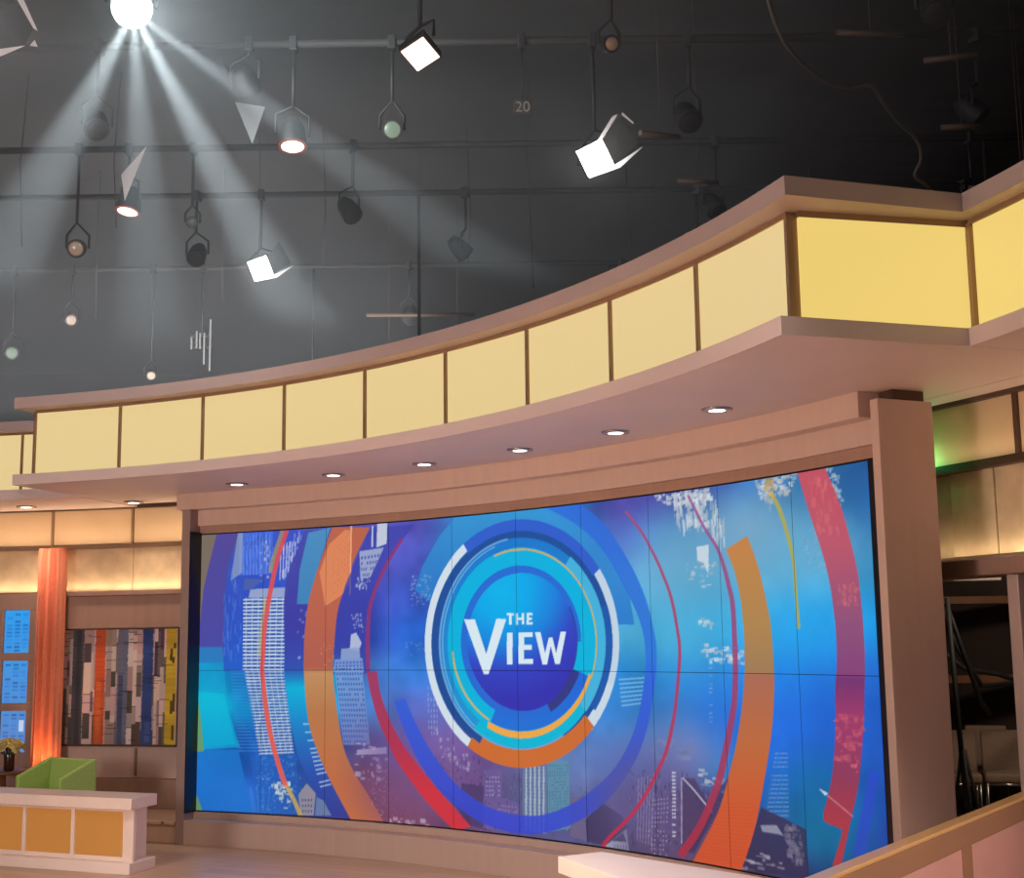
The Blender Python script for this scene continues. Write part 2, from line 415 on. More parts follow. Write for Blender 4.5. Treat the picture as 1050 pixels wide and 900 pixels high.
SCREEN_ART = [
["blob",[5.117,1.525],0.46,0.387,[70,180,228],0.8],
["blob",[6.228,1.39],0.499,0.259,[26,165,236],0.8],
["blob",[5.701,2.099],0.4,0.185,[125,165,198],0.85],
["blob",[4.995,1.953],0.375,0.197,[105,168,206],0.7],
["blob",[6.354,1.962],0.416,0.173,[96,165,205],0.7],
["blob",[5.317,0.897],0.448,0.186,[22,90,205],0.5],
["blob",[6.448,0.945],0.484,0.277,[22,92,212],0.6],
["blob",[5.031,0.696],0.258,0.139,[130,140,195],0.7],
["blob",[4.61,0.706],0.376,0.144,[100,130,190],0.5],
["blob",[6.288,0.438],0.247,0.167,[0,110,165],0.7],
["blob",[6.631,2.281],0.327,0.113,[30,95,165],0.7],
["poly",[[-0.02,2.426],[0.179,2.43],[0.038,1.929],[0.002,1.578]],[120,106,94],0,1.0],
["poly",[[0.178,2.455],[0.093,2.155],[0.038,1.929],[0.002,1.578],[-0.018,1.279],[0.272,1.278],[0.26,1.823],[0.293,2.122],[0.417,2.444]],[80,70,152],[70,70,165],1],
["poly",[[-0.018,1.42],[0.251,1.417],[0.287,1.125],[0.329,0.86],[0.454,0.551],[0.011,0.519]],[15,150,208],[0,185,216],0.6],
["poly",[[-0.017,1.028],[0.281,1.004],[0.329,0.836],[0.409,0.574],[0.01,0.543]],[0,190,218],[0,165,212],0.75],
["poly",[[-0.048,0.518],[0.44,0.527],[0.614,-0.054],[-0.032,-0.08]],[20,118,206],[24,105,200],0.8],
["poly",[[-0.014,1.04],[0.04,0.785],[0.076,0.508],[-0.0,0.5]],[110,150,95],0,0.9],
["poly",[[-0.023,0.147],[0.021,0.119],[0.079,-0.007],[-0.019,-0.018]],[105,140,90],0,0.9],
["poly",[[0.43,2.444],[1.162,2.407],[0.952,2.049],[0.913,1.564],[0.919,1.202],[0.268,1.204],[0.26,1.823],[0.296,2.122]],[52,78,200],[35,85,200],0.85],
["poly",[[0.408,2.432],[0.777,2.427],[0.784,2.043],[0.416,2.043]],[66,106,222],0,1.0],
["grid",[[0.44,2.406],[0.762,2.403],[0.768,2.044],[0.447,2.042]],9,1,0.45,1,[95,135,235],0.8,0.0],
["grid",[[0.439,2.413],[0.747,2.409],[0.749,2.304],[0.442,2.305]],8,6,0.6,0.5,[50,80,190],0.7,0.2],
["poly",[[0.399,2.433],[0.448,2.43],[0.45,2.067],[0.326,1.996]],[150,165,190],0,0.7],
["shards",[[0.641,2.334],[0.794,2.327],[0.785,1.982],[0.647,1.961]],26,0.03,0.04,[190,195,200],0.8],
["shards",[[0.84,2.325],[1.147,2.42],[1.012,2.17],[0.907,1.978]],30,0.025,0.07,[185,190,225],0.8],
["grid",[[0.856,2.312],[1.04,2.315],[1.029,2.047],[0.846,1.98]],6,1,0.35,1,[200,205,230],0.8,0.0],
["poly",[[0.541,1.915],[0.954,1.922],[0.931,1.825],[0.521,1.836]],[150,165,205],0,0.95],
["poly",[[0.478,2.016],[0.677,1.997],[0.55,1.91],[0.465,1.912]],[70,95,170],0,0.9],
["poly",[[0.466,1.843],[0.931,1.835],[0.916,1.202],[0.473,1.203]],[45,80,165],0,0.8],
["grid",[[0.466,1.843],[0.931,1.835],[0.916,1.202],[0.473,1.203]],1,20,1,0.42,[205,220,230],0.95,0.0],
["grid",[[0.466,1.843],[0.931,1.835],[0.916,1.202],[0.473,1.203]],7,1,0.16,1,[190,210,225],0.6649999999999999,0.0],
["poly",[[0.489,1.209],[0.911,1.208],[1.035,0.507],[0.663,0.485]],[45,80,165],0,0.8],
["grid",[[0.489,1.209],[0.911,1.208],[1.035,0.507],[0.663,0.485]],1,27,1,0.42,[205,220,230],0.85,0.0],
["grid",[[0.489,1.209],[0.911,1.208],[1.035,0.507],[0.663,0.485]],7,1,0.16,1,[190,210,225],0.595,0.0],
["grid",[[0.336,1.222],[0.536,1.221],[0.663,0.509],[0.441,0.504]],1,26,1,0.3,[70,140,225],0.6,0.0],
["poly",[[0.574,0.483],[1.049,0.519],[1.115,0.016],[0.643,-0.018]],[30,95,190],0,0.55],
["shards",[[0.634,0.485],[1.049,0.519],[1.082,0.289],[0.668,0.251]],30,0.05,0.03,[70,140,220],0.6],
["grid",[[0.535,0.223],[0.816,0.233],[0.79,0.024],[0.598,0.015]],4,3,0.12,0.9,[70,150,225],0.6,0.0],
["shards",[[0.263,2.098],[0.448,2.017],[0.464,1.228],[0.252,1.229]],50,0.02,0.1,[90,140,235],0.5],
["shards",[[0.449,2.418],[0.762,2.403],[0.768,2.031],[0.456,2.042]],70,0.012,0.08,[40,70,170],0.45],
["shards",[[0.604,0.484],[1.079,0.496],[1.174,0.019],[0.643,-0.018]],150,0.02,0.02,[110,160,220],0.5],
["band",[[1.132,2.409],[1.083,2.317],[1.033,2.222],[0.987,2.131],[0.952,2.049],[0.931,1.98],[0.919,1.921],[0.914,1.865],[0.91,1.807],[0.907,1.746],[0.908,1.685],[0.911,1.624],[0.913,1.564],[0.915,1.5],[0.917,1.436],[0.919,1.374],[0.92,1.322],[0.92,1.284],[0.918,1.255],[0.918,1.228],[0.92,1.196],[0.925,1.165],[0.93,1.135],[0.939,1.095],[0.953,1.031],[0.97,0.932],[0.991,0.807],[1.017,0.678],[1.049,0.565],[1.087,0.474],[1.133,0.393],[1.181,0.319],[1.231,0.249],[1.281,0.184],[1.334,0.124],[1.387,0.067],[1.44,0.01],[1.646,-0.001],[1.593,0.069],[1.539,0.141],[1.486,0.212],[1.438,0.28],[1.395,0.343],[1.356,0.403],[1.32,0.463],[1.287,0.525],[1.256,0.589],[1.227,0.653],[1.202,0.722],[1.18,0.8],[1.162,0.896],[1.148,1.007],[1.138,1.113],[1.13,1.196],[1.126,1.245],[1.126,1.272],[1.128,1.292],[1.129,1.321],[1.129,1.363],[1.129,1.409],[1.13,1.459],[1.133,1.512],[1.138,1.569],[1.145,1.63],[1.153,1.692],[1.164,1.752],[1.177,1.807],[1.193,1.861],[1.21,1.914],[1.229,1.967],[1.249,2.02],[1.271,2.072],[1.294,2.126],[1.318,2.181],[1.344,2.238],[1.37,2.298],[1.397,2.358],[1.424,2.418]],[[2.391,[66,72,168]],[1.598,[58,56,158]],[1.226,[50,70,170]],[1.061,[0,178,216]],[0.816,[20,140,205]],[0.378,[38,80,175]],[0.032,[40,55,150]]],0.92],
["poly",[[1.163,2.383],[1.409,2.418],[1.303,2.157],[1.229,1.967],[1.17,1.771],[1.048,1.774],[1.074,2.069]],[72,152,196],[60,140,190],0.85],
["shards",[[1.048,1.755],[1.262,1.749],[1.267,1.202],[1.055,1.202]],26,0.035,0.03,[170,180,215],0.6],
["grid",[[1.12,0.775],[1.225,0.777],[1.438,0.257],[1.32,0.23]],1,16,1,0.35,[190,205,225],0.75,0.15],
["band",[[1.424,2.418],[1.397,2.358],[1.37,2.298],[1.344,2.238],[1.318,2.181],[1.294,2.126],[1.271,2.072],[1.249,2.02],[1.229,1.967],[1.21,1.914],[1.193,1.861],[1.177,1.807],[1.164,1.752],[1.153,1.692],[1.145,1.63],[1.138,1.569],[1.133,1.512],[1.13,1.459],[1.129,1.409],[1.129,1.363],[1.129,1.321],[1.128,1.292],[1.126,1.272],[1.126,1.245],[1.13,1.196],[1.138,1.113],[1.148,1.007],[1.162,0.896],[1.18,0.8],[1.202,0.722],[1.227,0.653],[1.256,0.589],[1.287,0.525],[1.32,0.463],[1.356,0.403],[1.395,0.344],[1.438,0.28],[1.486,0.211],[1.539,0.139],[1.593,0.066],[1.646,-0.006],[1.985,0.006],[1.944,0.057],[1.903,0.108],[1.862,0.159],[1.822,0.208],[1.784,0.252],[1.745,0.293],[1.709,0.334],[1.674,0.38],[1.641,0.427],[1.61,0.476],[1.581,0.532],[1.554,0.601],[1.528,0.695],[1.505,0.808],[1.484,0.92],[1.467,1.011],[1.457,1.075],[1.45,1.122],[1.447,1.159],[1.445,1.196],[1.444,1.23],[1.444,1.259],[1.446,1.287],[1.448,1.319],[1.451,1.356],[1.454,1.396],[1.457,1.438],[1.462,1.484],[1.467,1.534],[1.473,1.587],[1.48,1.642],[1.491,1.696],[1.505,1.748],[1.523,1.799],[1.543,1.852],[1.566,1.908],[1.592,1.969],[1.621,2.035],[1.653,2.101],[1.687,2.164],[1.723,2.224],[1.761,2.281],[1.8,2.337],[1.839,2.394]],[[2.374,[186,98,72]],[1.925,[190,98,72]],[1.234,[176,92,76]],[1.184,[192,140,92]],[0.859,[184,118,72]],[0.307,[198,108,58]],[0.005,[206,112,56]]],1.0],
["poly",[[1.394,2.274],[1.563,2.386],[1.618,2.383],[1.612,1.93],[1.536,1.837],[1.353,1.747],[1.289,2.037]],[232,142,92],0,0.75],
["grid",[[1.441,2.224],[1.618,2.383],[1.612,1.906],[1.398,1.817]],6,10,0.25,0.5,[205,110,75],0.8,0.2],
["poly",[[1.625,2.43],[1.613,1.835],[1.63,1.834],[1.642,2.429]],[240,165,120],0,1.0],
["shards",[[1.296,1.415],[1.462,1.46],[1.449,1.225],[1.328,1.225]],22,0.03,0.02,[220,140,100],0.8],
["poly",[[1.839,2.394],[1.566,1.908],[1.462,1.484],[1.449,1.178],[1.843,1.179],[1.818,1.433],[1.826,1.665],[1.932,1.942],[2.176,2.258],[2.329,2.388]],[56,62,168],0,0.75],
["poly",[[1.916,2.425],[2.023,2.423],[2.017,2.247],[1.907,2.22]],[196,205,220],0,0.95],
["poly",[[1.856,2.405],[1.853,2.228],[1.869,2.227],[1.872,2.404]],[190,200,225],0,1.0],
["poly",[[1.723,2.198],[1.987,2.216],[1.84,1.974],[1.734,1.973]],[160,172,205],0,0.9],
["grid",[[1.733,2.162],[1.962,2.18],[1.84,1.974],[1.734,1.973]],6,4,0.5,0.5,[66,72,165],0.9,0.2],
["shards",[[1.688,1.975],[1.84,1.969],[1.81,1.876],[1.688,1.88]],20,0.03,0.03,[190,200,225],0.8],
["shards",[[1.628,1.681],[1.765,1.678],[1.766,1.526],[1.629,1.552]],24,0.02,0.03,[180,190,225],0.8],
["poly",[[1.635,1.505],[1.69,1.523],[1.751,1.434],[1.715,1.364],[1.624,1.384]],[185,195,220],0,0.9],
["poly",[[1.533,1.389],[1.727,1.399],[1.737,1.294],[1.524,1.291]],[140,160,205],0,0.9],
["poly",[[1.464,1.3],[1.758,1.313],[1.776,1.19],[1.449,1.19]],[120,150,210],0,0.9],
["poly",[[1.46,1.242],[1.753,1.242],[1.842,0.605],[1.56,0.597]],[120,160,215],[110,130,190],0.85],
["grid",[[1.466,1.242],[1.747,1.242],[1.836,0.609],[1.566,0.602]],10,15,0.55,0.5,[52,84,172],0.85,0.12],
["grid",[[1.47,1.284],[1.758,1.294],[1.77,1.202],[1.458,1.202]],8,3,0.5,0.55,[60,85,170],0.85,0.0],
["shards",[[1.673,0.627],[2.028,0.593],[2.028,0.328],[1.704,0.314]],34,0.05,0.03,[200,195,220],0.8],
["poly",[[1.703,0.56],[2.019,0.593],[2.019,0.538],[1.703,0.52]],[190,185,215],0,0.8],
["shards",[[1.822,0.408],[2.028,0.416],[1.985,0.019],[1.852,0.143]],60,0.014,0.02,[215,195,205],0.8],
["blob",[2.058,0.215],0.287,0.23,[120,60,100],0.5],
["shards",[[1.851,0.365],[2.322,0.126],[2.438,0.027],[1.911,0.014]],130,0.016,0.014,[160,110,130],0.6],
["shards",[[2.058,0.034],[2.511,0.053],[2.511,-0.0],[2.058,-0.009]],16,0.05,0.03,[225,215,215],0.85],
["shards",[[2.267,1.976],[2.585,1.94],[2.538,1.717],[2.297,1.723]],40,0.03,0.02,[150,185,225],0.6],
["shards",[[2.22,1.451],[2.477,1.493],[2.446,1.314],[2.235,1.338]],16,0.03,0.02,[130,170,225],0.5],
["poly",[[2.764,2.419],[2.585,2.274],[2.405,2.046],[2.32,1.852],[2.787,1.567],[4.106,1.543],[4.594,1.534],[4.554,1.738],[4.415,1.95],[4.243,2.134],[4.049,2.311],[3.881,2.448],[3.317,2.456]],[48,150,212],[35,115,205],0.85],
["shards",[[2.286,1.975],[2.513,1.966],[2.482,1.763],[2.27,1.769]],36,0.04,0.02,[150,185,225],0.55],
["blob",[2.571,0.355],0.458,0.3,[112,82,140],0.7],
["blob",[2.265,0.645],0.308,0.231,[100,85,165],0.4],
["shards",[[2.353,0.539],[3.024,0.546],[3.017,0.006],[2.641,0.02]],160,0.02,0.012,[150,110,150],0.5],
["shards",[[2.353,0.539],[3.024,0.546],[3.017,0.006],[2.641,0.02]],120,0.02,0.03,[70,50,100],0.5],
["grid",[[2.443,1.087],[2.568,1.088],[2.565,0.698],[2.456,0.695]],4,9,0.4,0.6,[150,175,215],0.6,0.2],
["shards",[[2.53,0.762],[2.908,0.562],[2.877,0.413],[2.587,0.548]],30,0.03,0.04,[185,180,210],0.6],
["poly",[[2.804,0.346],[3.05,0.339],[3.06,0.01],[2.815,0.053]],[70,52,100],0,0.75],
["poly",[[3.037,0.463],[3.225,0.472],[3.221,0.267],[3.392,0.238],[3.388,0.016],[3.031,0.028]],[105,88,150],0,0.8],
["grid",[[3.051,0.422],[3.21,0.43],[3.207,0.266],[3.049,0.256]],5,5,0.4,0.3,[190,180,205],0.8,0.2],
["grid",[[3.178,0.223],[3.377,0.217],[3.374,0.035],[3.175,0.039]],6,6,0.5,0.4,[150,130,175],0.7,0.2],
["shards",[[3.023,0.462],[4.427,0.352],[4.416,0.053],[3.017,0.006]],220,0.02,0.04,[80,66,112],0.5],
["shards",[[3.023,0.462],[4.427,0.352],[4.416,0.053],[3.017,0.006]],180,0.014,0.02,[170,160,190],0.4],
["poly",[[3.44,0.504],[3.688,0.521],[3.676,0.037],[3.431,0.04]],[96,120,158],0,0.9],
["grid",[[3.454,0.501],[3.676,0.517],[3.665,0.04],[3.445,0.041]],5,1,0.4,1,[190,200,212],0.75,0.0],
["grid",[[3.454,0.501],[3.676,0.517],[3.665,0.04],[3.445,0.041]],10,18,0.5,0.35,[70,90,140],0.6,0.2],
["poly",[[3.697,0.568],[3.909,0.569],[3.91,0.1],[3.685,0.051]],[88,142,166],0,0.9],
["grid",[[3.705,0.538],[3.908,0.549],[3.901,0.1],[3.694,0.062]],8,20,0.45,0.5,[55,95,140],0.7,0.2],
["poly",[[3.916,0.315],[4.069,0.326],[4.115,0.023],[3.908,0.042]],[110,95,130],0,0.8],
["poly",[[4.064,0.171],[4.234,0.3],[4.423,0.23],[4.487,0.153],[4.252,0.018],[4.073,0.019]],[56,50,86],0,0.95],
["poly",[[4.251,0.008],[4.468,0.147],[4.484,0.001]],[178,190,200],0,0.95],
["poly",[[4.321,0.051],[4.432,0.118],[4.465,0.058]],[60,56,86],0,0.95],
["grid",[[4.334,0.035],[4.475,0.04],[4.476,-0.0],[4.333,-0.002]],5,1,0.4,0.7,[90,95,120],0.8,0.0],
["grid",[[4.417,1.227],[4.692,1.239],[4.641,0.983],[4.449,0.959]],1,9,1,0.35,[150,200,235],0.7,0.1],
["grid",[[3.924,1.144],[4.066,1.146],[4.059,0.929],[3.947,0.926]],2,5,0.5,0.5,[90,150,215],0.4,0.2],
["poly",[[2.177,2.288],[2.142,2.25],[2.107,2.212],[2.072,2.173],[2.038,2.131],[2.005,2.087],[1.972,2.04],[1.942,1.994],[1.914,1.949],[1.891,1.905],[1.87,1.863],[1.852,1.823],[1.837,1.786],[1.825,1.756],[1.817,1.731],[1.81,1.704],[1.805,1.667],[1.8,1.616],[1.796,1.556],[1.794,1.493],[1.792,1.433],[1.792,1.377],[1.794,1.322],[1.796,1.267],[1.798,1.213],[1.845,1.214],[1.843,1.268],[1.84,1.323],[1.838,1.377],[1.837,1.433],[1.838,1.492],[1.84,1.554],[1.843,1.614],[1.847,1.663],[1.852,1.699],[1.858,1.724],[1.865,1.747],[1.876,1.776],[1.89,1.812],[1.907,1.852],[1.927,1.893],[1.95,1.936],[1.976,1.98],[2.006,2.026],[2.037,2.072],[2.07,2.116],[2.102,2.157],[2.136,2.196],[2.171,2.234],[2.206,2.272]],[158,50,100],0,0.75],
["band",[[1.801,1.201],[1.813,1.154],[1.824,1.109],[1.835,1.062],[1.849,1.015],[1.866,0.965],[1.883,0.913],[1.903,0.862],[1.924,0.813],[1.948,0.767],[1.974,0.724],[2.001,0.681],[2.028,0.638],[2.054,0.596],[2.079,0.555],[2.108,0.512],[2.146,0.465],[2.198,0.41],[2.26,0.349],[2.324,0.289],[2.381,0.237],[2.428,0.196],[2.472,0.161],[2.513,0.129],[2.555,0.098],[2.598,0.068],[2.642,0.039],[2.685,0.012],[2.728,-0.016],[2.902,0.028],[2.86,0.058],[2.818,0.088],[2.775,0.119],[2.73,0.152],[2.682,0.188],[2.632,0.226],[2.581,0.266],[2.527,0.31],[2.469,0.359],[2.407,0.412],[2.347,0.465],[2.294,0.515],[2.25,0.557],[2.213,0.596],[2.179,0.634],[2.147,0.674],[2.114,0.72],[2.083,0.767],[2.054,0.815],[2.028,0.86],[2.006,0.901],[1.986,0.938],[1.969,0.976],[1.954,1.016],[1.941,1.06],[1.932,1.106],[1.924,1.154],[1.915,1.201]],[[1.185,[165,52,92]],[0.638,[178,46,74]],[0.269,[214,44,56]],[-0.01,[212,46,56]]],0.92],
["poly",[[2.527,0.31],[2.759,0.154],[2.902,0.028],[2.903,0.111],[2.731,0.257]],[75,50,95],0,0.85],
["band",[[4.033,2.449],[4.088,2.414],[4.145,2.38],[4.199,2.345],[4.249,2.31],[4.291,2.276],[4.328,2.243],[4.364,2.208],[4.403,2.166],[4.447,2.115],[4.494,2.058],[4.539,1.999],[4.581,1.941],[4.617,1.886],[4.651,1.83],[4.681,1.775],[4.708,1.719],[4.732,1.662],[4.753,1.604],[4.771,1.548],[4.785,1.498],[4.796,1.457],[4.803,1.423],[4.807,1.389],[4.807,1.346],[4.806,1.294],[4.801,1.237],[4.793,1.173],[4.778,1.104],[4.755,1.022],[4.726,0.931],[4.694,0.84],[4.66,0.76],[4.626,0.696],[4.592,0.641],[4.554,0.59],[4.509,0.536],[4.456,0.477],[4.398,0.416],[4.333,0.357],[4.261,0.301],[4.179,0.249],[4.089,0.2],[3.993,0.156],[3.898,0.117],[3.802,0.084],[3.704,0.056],[3.604,0.034],[3.503,0.021],[3.397,0.016],[3.289,0.019],[3.181,0.03],[3.075,0.05],[2.969,0.079],[2.864,0.117],[2.764,0.162],[2.672,0.212],[2.59,0.267],[2.515,0.329],[2.448,0.394],[2.387,0.459],[2.335,0.524],[2.29,0.59],[2.25,0.656],[2.213,0.72],[2.18,0.781],[2.152,0.841],[2.126,0.899],[2.099,0.958],[2.214,0.983],[2.246,0.928],[2.278,0.873],[2.311,0.818],[2.348,0.762],[2.386,0.707],[2.427,0.651],[2.471,0.596],[2.521,0.54],[2.577,0.483],[2.637,0.426],[2.703,0.371],[2.775,0.321],[2.855,0.277],[2.943,0.236],[3.034,0.201],[3.127,0.176],[3.222,0.16],[3.321,0.152],[3.418,0.151],[3.505,0.154],[3.579,0.16],[3.644,0.172],[3.707,0.188],[3.773,0.209],[3.845,0.235],[3.919,0.265],[3.995,0.3],[4.069,0.34],[4.146,0.385],[4.223,0.435],[4.298,0.49],[4.366,0.547],[4.425,0.609],[4.478,0.674],[4.525,0.743],[4.567,0.815],[4.602,0.893],[4.632,0.977],[4.656,1.059],[4.675,1.135],[4.687,1.201],[4.694,1.262],[4.696,1.318],[4.694,1.373],[4.688,1.424],[4.679,1.471],[4.664,1.517],[4.644,1.567],[4.617,1.621],[4.583,1.678],[4.546,1.737],[4.507,1.794],[4.468,1.853],[4.426,1.912],[4.383,1.97],[4.339,2.023],[4.292,2.072],[4.243,2.117],[4.194,2.159],[4.146,2.197],[4.099,2.23],[4.054,2.258],[4.008,2.284],[3.958,2.311],[3.903,2.338],[3.846,2.364],[3.786,2.39],[3.727,2.416]],[[2.395,[40,105,220]],[1.666,[40,110,215]],[1.333,[40,112,222]],[1.136,[45,95,222]],[0.053,[50,66,205]]],0.88],
["poly",[[4.376,1.405],[4.372,1.506],[4.353,1.607],[4.32,1.705],[4.272,1.8],[4.211,1.889],[4.137,1.972],[4.051,2.048],[3.955,2.114],[3.85,2.17],[3.737,2.215],[3.62,2.247],[3.499,2.266],[3.376,2.27],[3.255,2.26],[3.136,2.236],[3.023,2.196],[2.916,2.143],[2.818,2.077],[2.731,1.998],[2.656,1.909],[2.594,1.81],[2.547,1.704],[2.515,1.593],[2.498,1.479],[2.497,1.364],[2.512,1.251],[2.543,1.14],[2.589,1.036],[2.648,0.938],[2.72,0.85],[2.805,0.772],[2.899,0.706],[3.002,0.653],[3.112,0.614],[3.227,0.588],[3.345,0.576],[3.464,0.578],[3.583,0.594],[3.699,0.623],[3.811,0.664],[3.916,0.716],[4.014,0.779],[4.102,0.85],[4.18,0.93],[4.246,1.017],[4.3,1.109],[4.34,1.205],[4.365,1.304],[4.376,1.405]],[20,118,206],[30,150,210],1],
["poly",[[3.827,0.665],[3.9,0.701],[3.969,0.743],[4.035,0.789],[4.095,0.839],[4.151,0.894],[4.202,0.952],[4.246,1.013],[4.284,1.076],[4.316,1.142],[4.342,1.21],[4.36,1.279],[4.372,1.349],[4.377,1.42],[4.374,1.491],[4.364,1.561],[4.347,1.631],[4.324,1.699],[4.293,1.766],[4.256,1.83],[4.212,1.892],[4.162,1.951],[4.106,2.006],[4.045,2.058],[3.979,2.105],[3.909,2.147],[3.835,2.184],[3.757,2.215],[3.677,2.241],[3.594,2.26],[3.511,2.272],[3.426,2.278],[3.341,2.276],[3.257,2.268],[3.175,2.253],[3.094,2.23],[3.017,2.201],[2.942,2.164],[2.872,2.122],[2.806,2.073],[2.746,2.018],[2.691,1.958],[2.642,1.893],[2.6,1.824],[2.565,1.751],[2.536,1.676],[2.515,1.598],[2.502,1.519],[2.496,1.438],[2.498,1.358],[2.507,1.279],[2.524,1.201],[2.548,1.125],[2.579,1.051],[2.617,0.982],[2.661,0.916],[2.712,0.854],[2.768,0.798],[2.829,0.747],[2.895,0.702],[2.966,0.664],[3.039,0.631],[3.077,0.689],[3.01,0.719],[2.946,0.755],[2.886,0.797],[2.83,0.844],[2.779,0.897],[2.734,0.953],[2.693,1.014],[2.659,1.079],[2.631,1.147],[2.609,1.217],[2.594,1.289],[2.586,1.362],[2.584,1.436],[2.59,1.51],[2.602,1.583],[2.621,1.655],[2.647,1.725],[2.679,1.792],[2.717,1.856],[2.762,1.916],[2.811,1.971],[2.866,2.022],[2.926,2.067],[2.99,2.107],[3.057,2.141],[3.128,2.168],[3.201,2.19],[3.276,2.204],[3.352,2.212],[3.429,2.214],[3.505,2.209],[3.582,2.198],[3.656,2.181],[3.729,2.158],[3.8,2.129],[3.867,2.095],[3.931,2.056],[3.991,2.013],[4.047,1.965],[4.098,1.914],[4.143,1.859],[4.183,1.802],[4.217,1.742],[4.245,1.68],[4.267,1.616],[4.282,1.551],[4.291,1.486],[4.294,1.42],[4.289,1.354],[4.279,1.288],[4.262,1.224],[4.239,1.161],[4.21,1.099],[4.175,1.04],[4.134,0.983],[4.088,0.929],[4.037,0.879],[3.982,0.832],[3.923,0.789],[3.859,0.751],[3.793,0.717]],[26,78,155],0,1.0],
["poly",[[4.28,1.068],[4.316,1.141],[4.344,1.216],[4.363,1.293],[4.374,1.37],[4.376,1.449],[4.37,1.527],[4.355,1.604],[4.331,1.68],[4.252,1.663],[4.273,1.592],[4.287,1.519],[4.293,1.446],[4.291,1.373],[4.281,1.301],[4.264,1.229],[4.238,1.159],[4.205,1.091]],[26,84,165],0,1.0],
["poly",[[3.314,2.217],[3.237,2.206],[3.162,2.187],[3.088,2.163],[3.018,2.131],[2.951,2.094],[2.888,2.051],[2.829,2.001],[2.776,1.947],[2.728,1.888],[2.686,1.825],[2.65,1.758],[2.621,1.688],[2.599,1.615],[2.584,1.541],[2.575,1.466],[2.574,1.391],[2.58,1.316],[2.593,1.242],[2.612,1.169],[2.639,1.099],[2.672,1.032],[2.711,0.969],[2.756,0.91],[2.806,0.855],[2.862,0.805],[2.922,0.761],[2.986,0.723],[3.053,0.69],[3.124,0.664],[3.197,0.644],[3.271,0.63],[3.347,0.623],[3.424,0.622],[3.5,0.628],[3.576,0.64],[3.651,0.657],[3.724,0.681],[3.795,0.71],[3.863,0.744],[3.853,0.756],[3.787,0.722],[3.718,0.694],[3.647,0.671],[3.573,0.654],[3.499,0.642],[3.424,0.637],[3.35,0.637],[3.275,0.645],[3.202,0.658],[3.131,0.678],[3.062,0.704],[2.996,0.736],[2.934,0.773],[2.875,0.817],[2.821,0.866],[2.772,0.919],[2.728,0.977],[2.69,1.04],[2.658,1.105],[2.632,1.174],[2.613,1.245],[2.6,1.317],[2.595,1.391],[2.596,1.465],[2.604,1.539],[2.619,1.611],[2.641,1.682],[2.669,1.751],[2.704,1.817],[2.745,1.879],[2.792,1.937],[2.844,1.99],[2.901,2.038],[2.963,2.081],[3.028,2.118],[3.097,2.148],[3.169,2.173],[3.242,2.191],[3.318,2.202]],[110,165,215],0,0.9],
["poly",[[3.177,2.163],[3.106,2.139],[3.037,2.108],[2.972,2.071],[2.91,2.028],[2.854,1.98],[2.802,1.927],[2.756,1.868],[2.715,1.806],[2.681,1.74],[2.653,1.671],[2.632,1.6],[2.618,1.527],[2.611,1.453],[2.611,1.379],[2.618,1.306],[2.631,1.233],[2.652,1.163],[2.679,1.095],[2.713,1.03],[2.752,0.968],[2.797,0.911],[2.848,0.859],[2.903,0.812],[2.963,0.77],[2.969,0.776],[2.91,0.817],[2.855,0.864],[2.805,0.916],[2.761,0.973],[2.722,1.033],[2.689,1.098],[2.662,1.165],[2.641,1.235],[2.628,1.307],[2.621,1.379],[2.621,1.453],[2.628,1.526],[2.642,1.598],[2.663,1.668],[2.69,1.737],[2.724,1.802],[2.764,1.864],[2.81,1.921],[2.861,1.974],[2.917,2.022],[2.978,2.065],[3.042,2.101],[3.11,2.132],[3.181,2.155]],[140,190,230],0,0.8],
["poly",[[4.215,1.413],[4.211,1.507],[4.192,1.6],[4.159,1.69],[4.111,1.776],[4.051,1.856],[3.979,1.928],[3.897,1.993],[3.805,2.046],[3.706,2.089],[3.601,2.119],[3.493,2.136],[3.384,2.139],[3.275,2.127],[3.17,2.101],[3.07,2.061],[2.978,2.007],[2.895,1.941],[2.823,1.864],[2.763,1.777],[2.717,1.683],[2.686,1.583],[2.669,1.48],[2.668,1.376],[2.683,1.273],[2.712,1.173],[2.756,1.08],[2.813,0.994],[2.883,0.917],[2.963,0.851],[3.052,0.797],[3.149,0.757],[3.251,0.73],[3.357,0.717],[3.464,0.717],[3.57,0.731],[3.674,0.759],[3.773,0.798],[3.866,0.849],[3.951,0.909],[4.026,0.979],[4.09,1.056],[4.141,1.14],[4.18,1.228],[4.205,1.32],[4.215,1.413]],[0,176,226],[0,180,220],1],
["poly",[[4.096,0.923],[4.144,0.979],[4.187,1.038],[4.224,1.1],[4.255,1.164],[4.278,1.23],[4.295,1.298],[4.305,1.366],[4.308,1.435],[4.304,1.503],[4.293,1.572],[4.274,1.639],[4.249,1.705],[4.217,1.769],[4.178,1.83],[4.133,1.889],[4.082,1.944],[4.025,1.995],[3.964,2.043],[3.907,1.975],[3.962,1.933],[4.013,1.888],[4.058,1.838],[4.098,1.786],[4.133,1.731],[4.162,1.674],[4.184,1.615],[4.201,1.555],[4.211,1.494],[4.215,1.432],[4.213,1.371],[4.204,1.31],[4.189,1.249],[4.167,1.19],[4.14,1.133],[4.107,1.077],[4.069,1.024],[4.026,0.974]],[66,182,224],0,0.9],
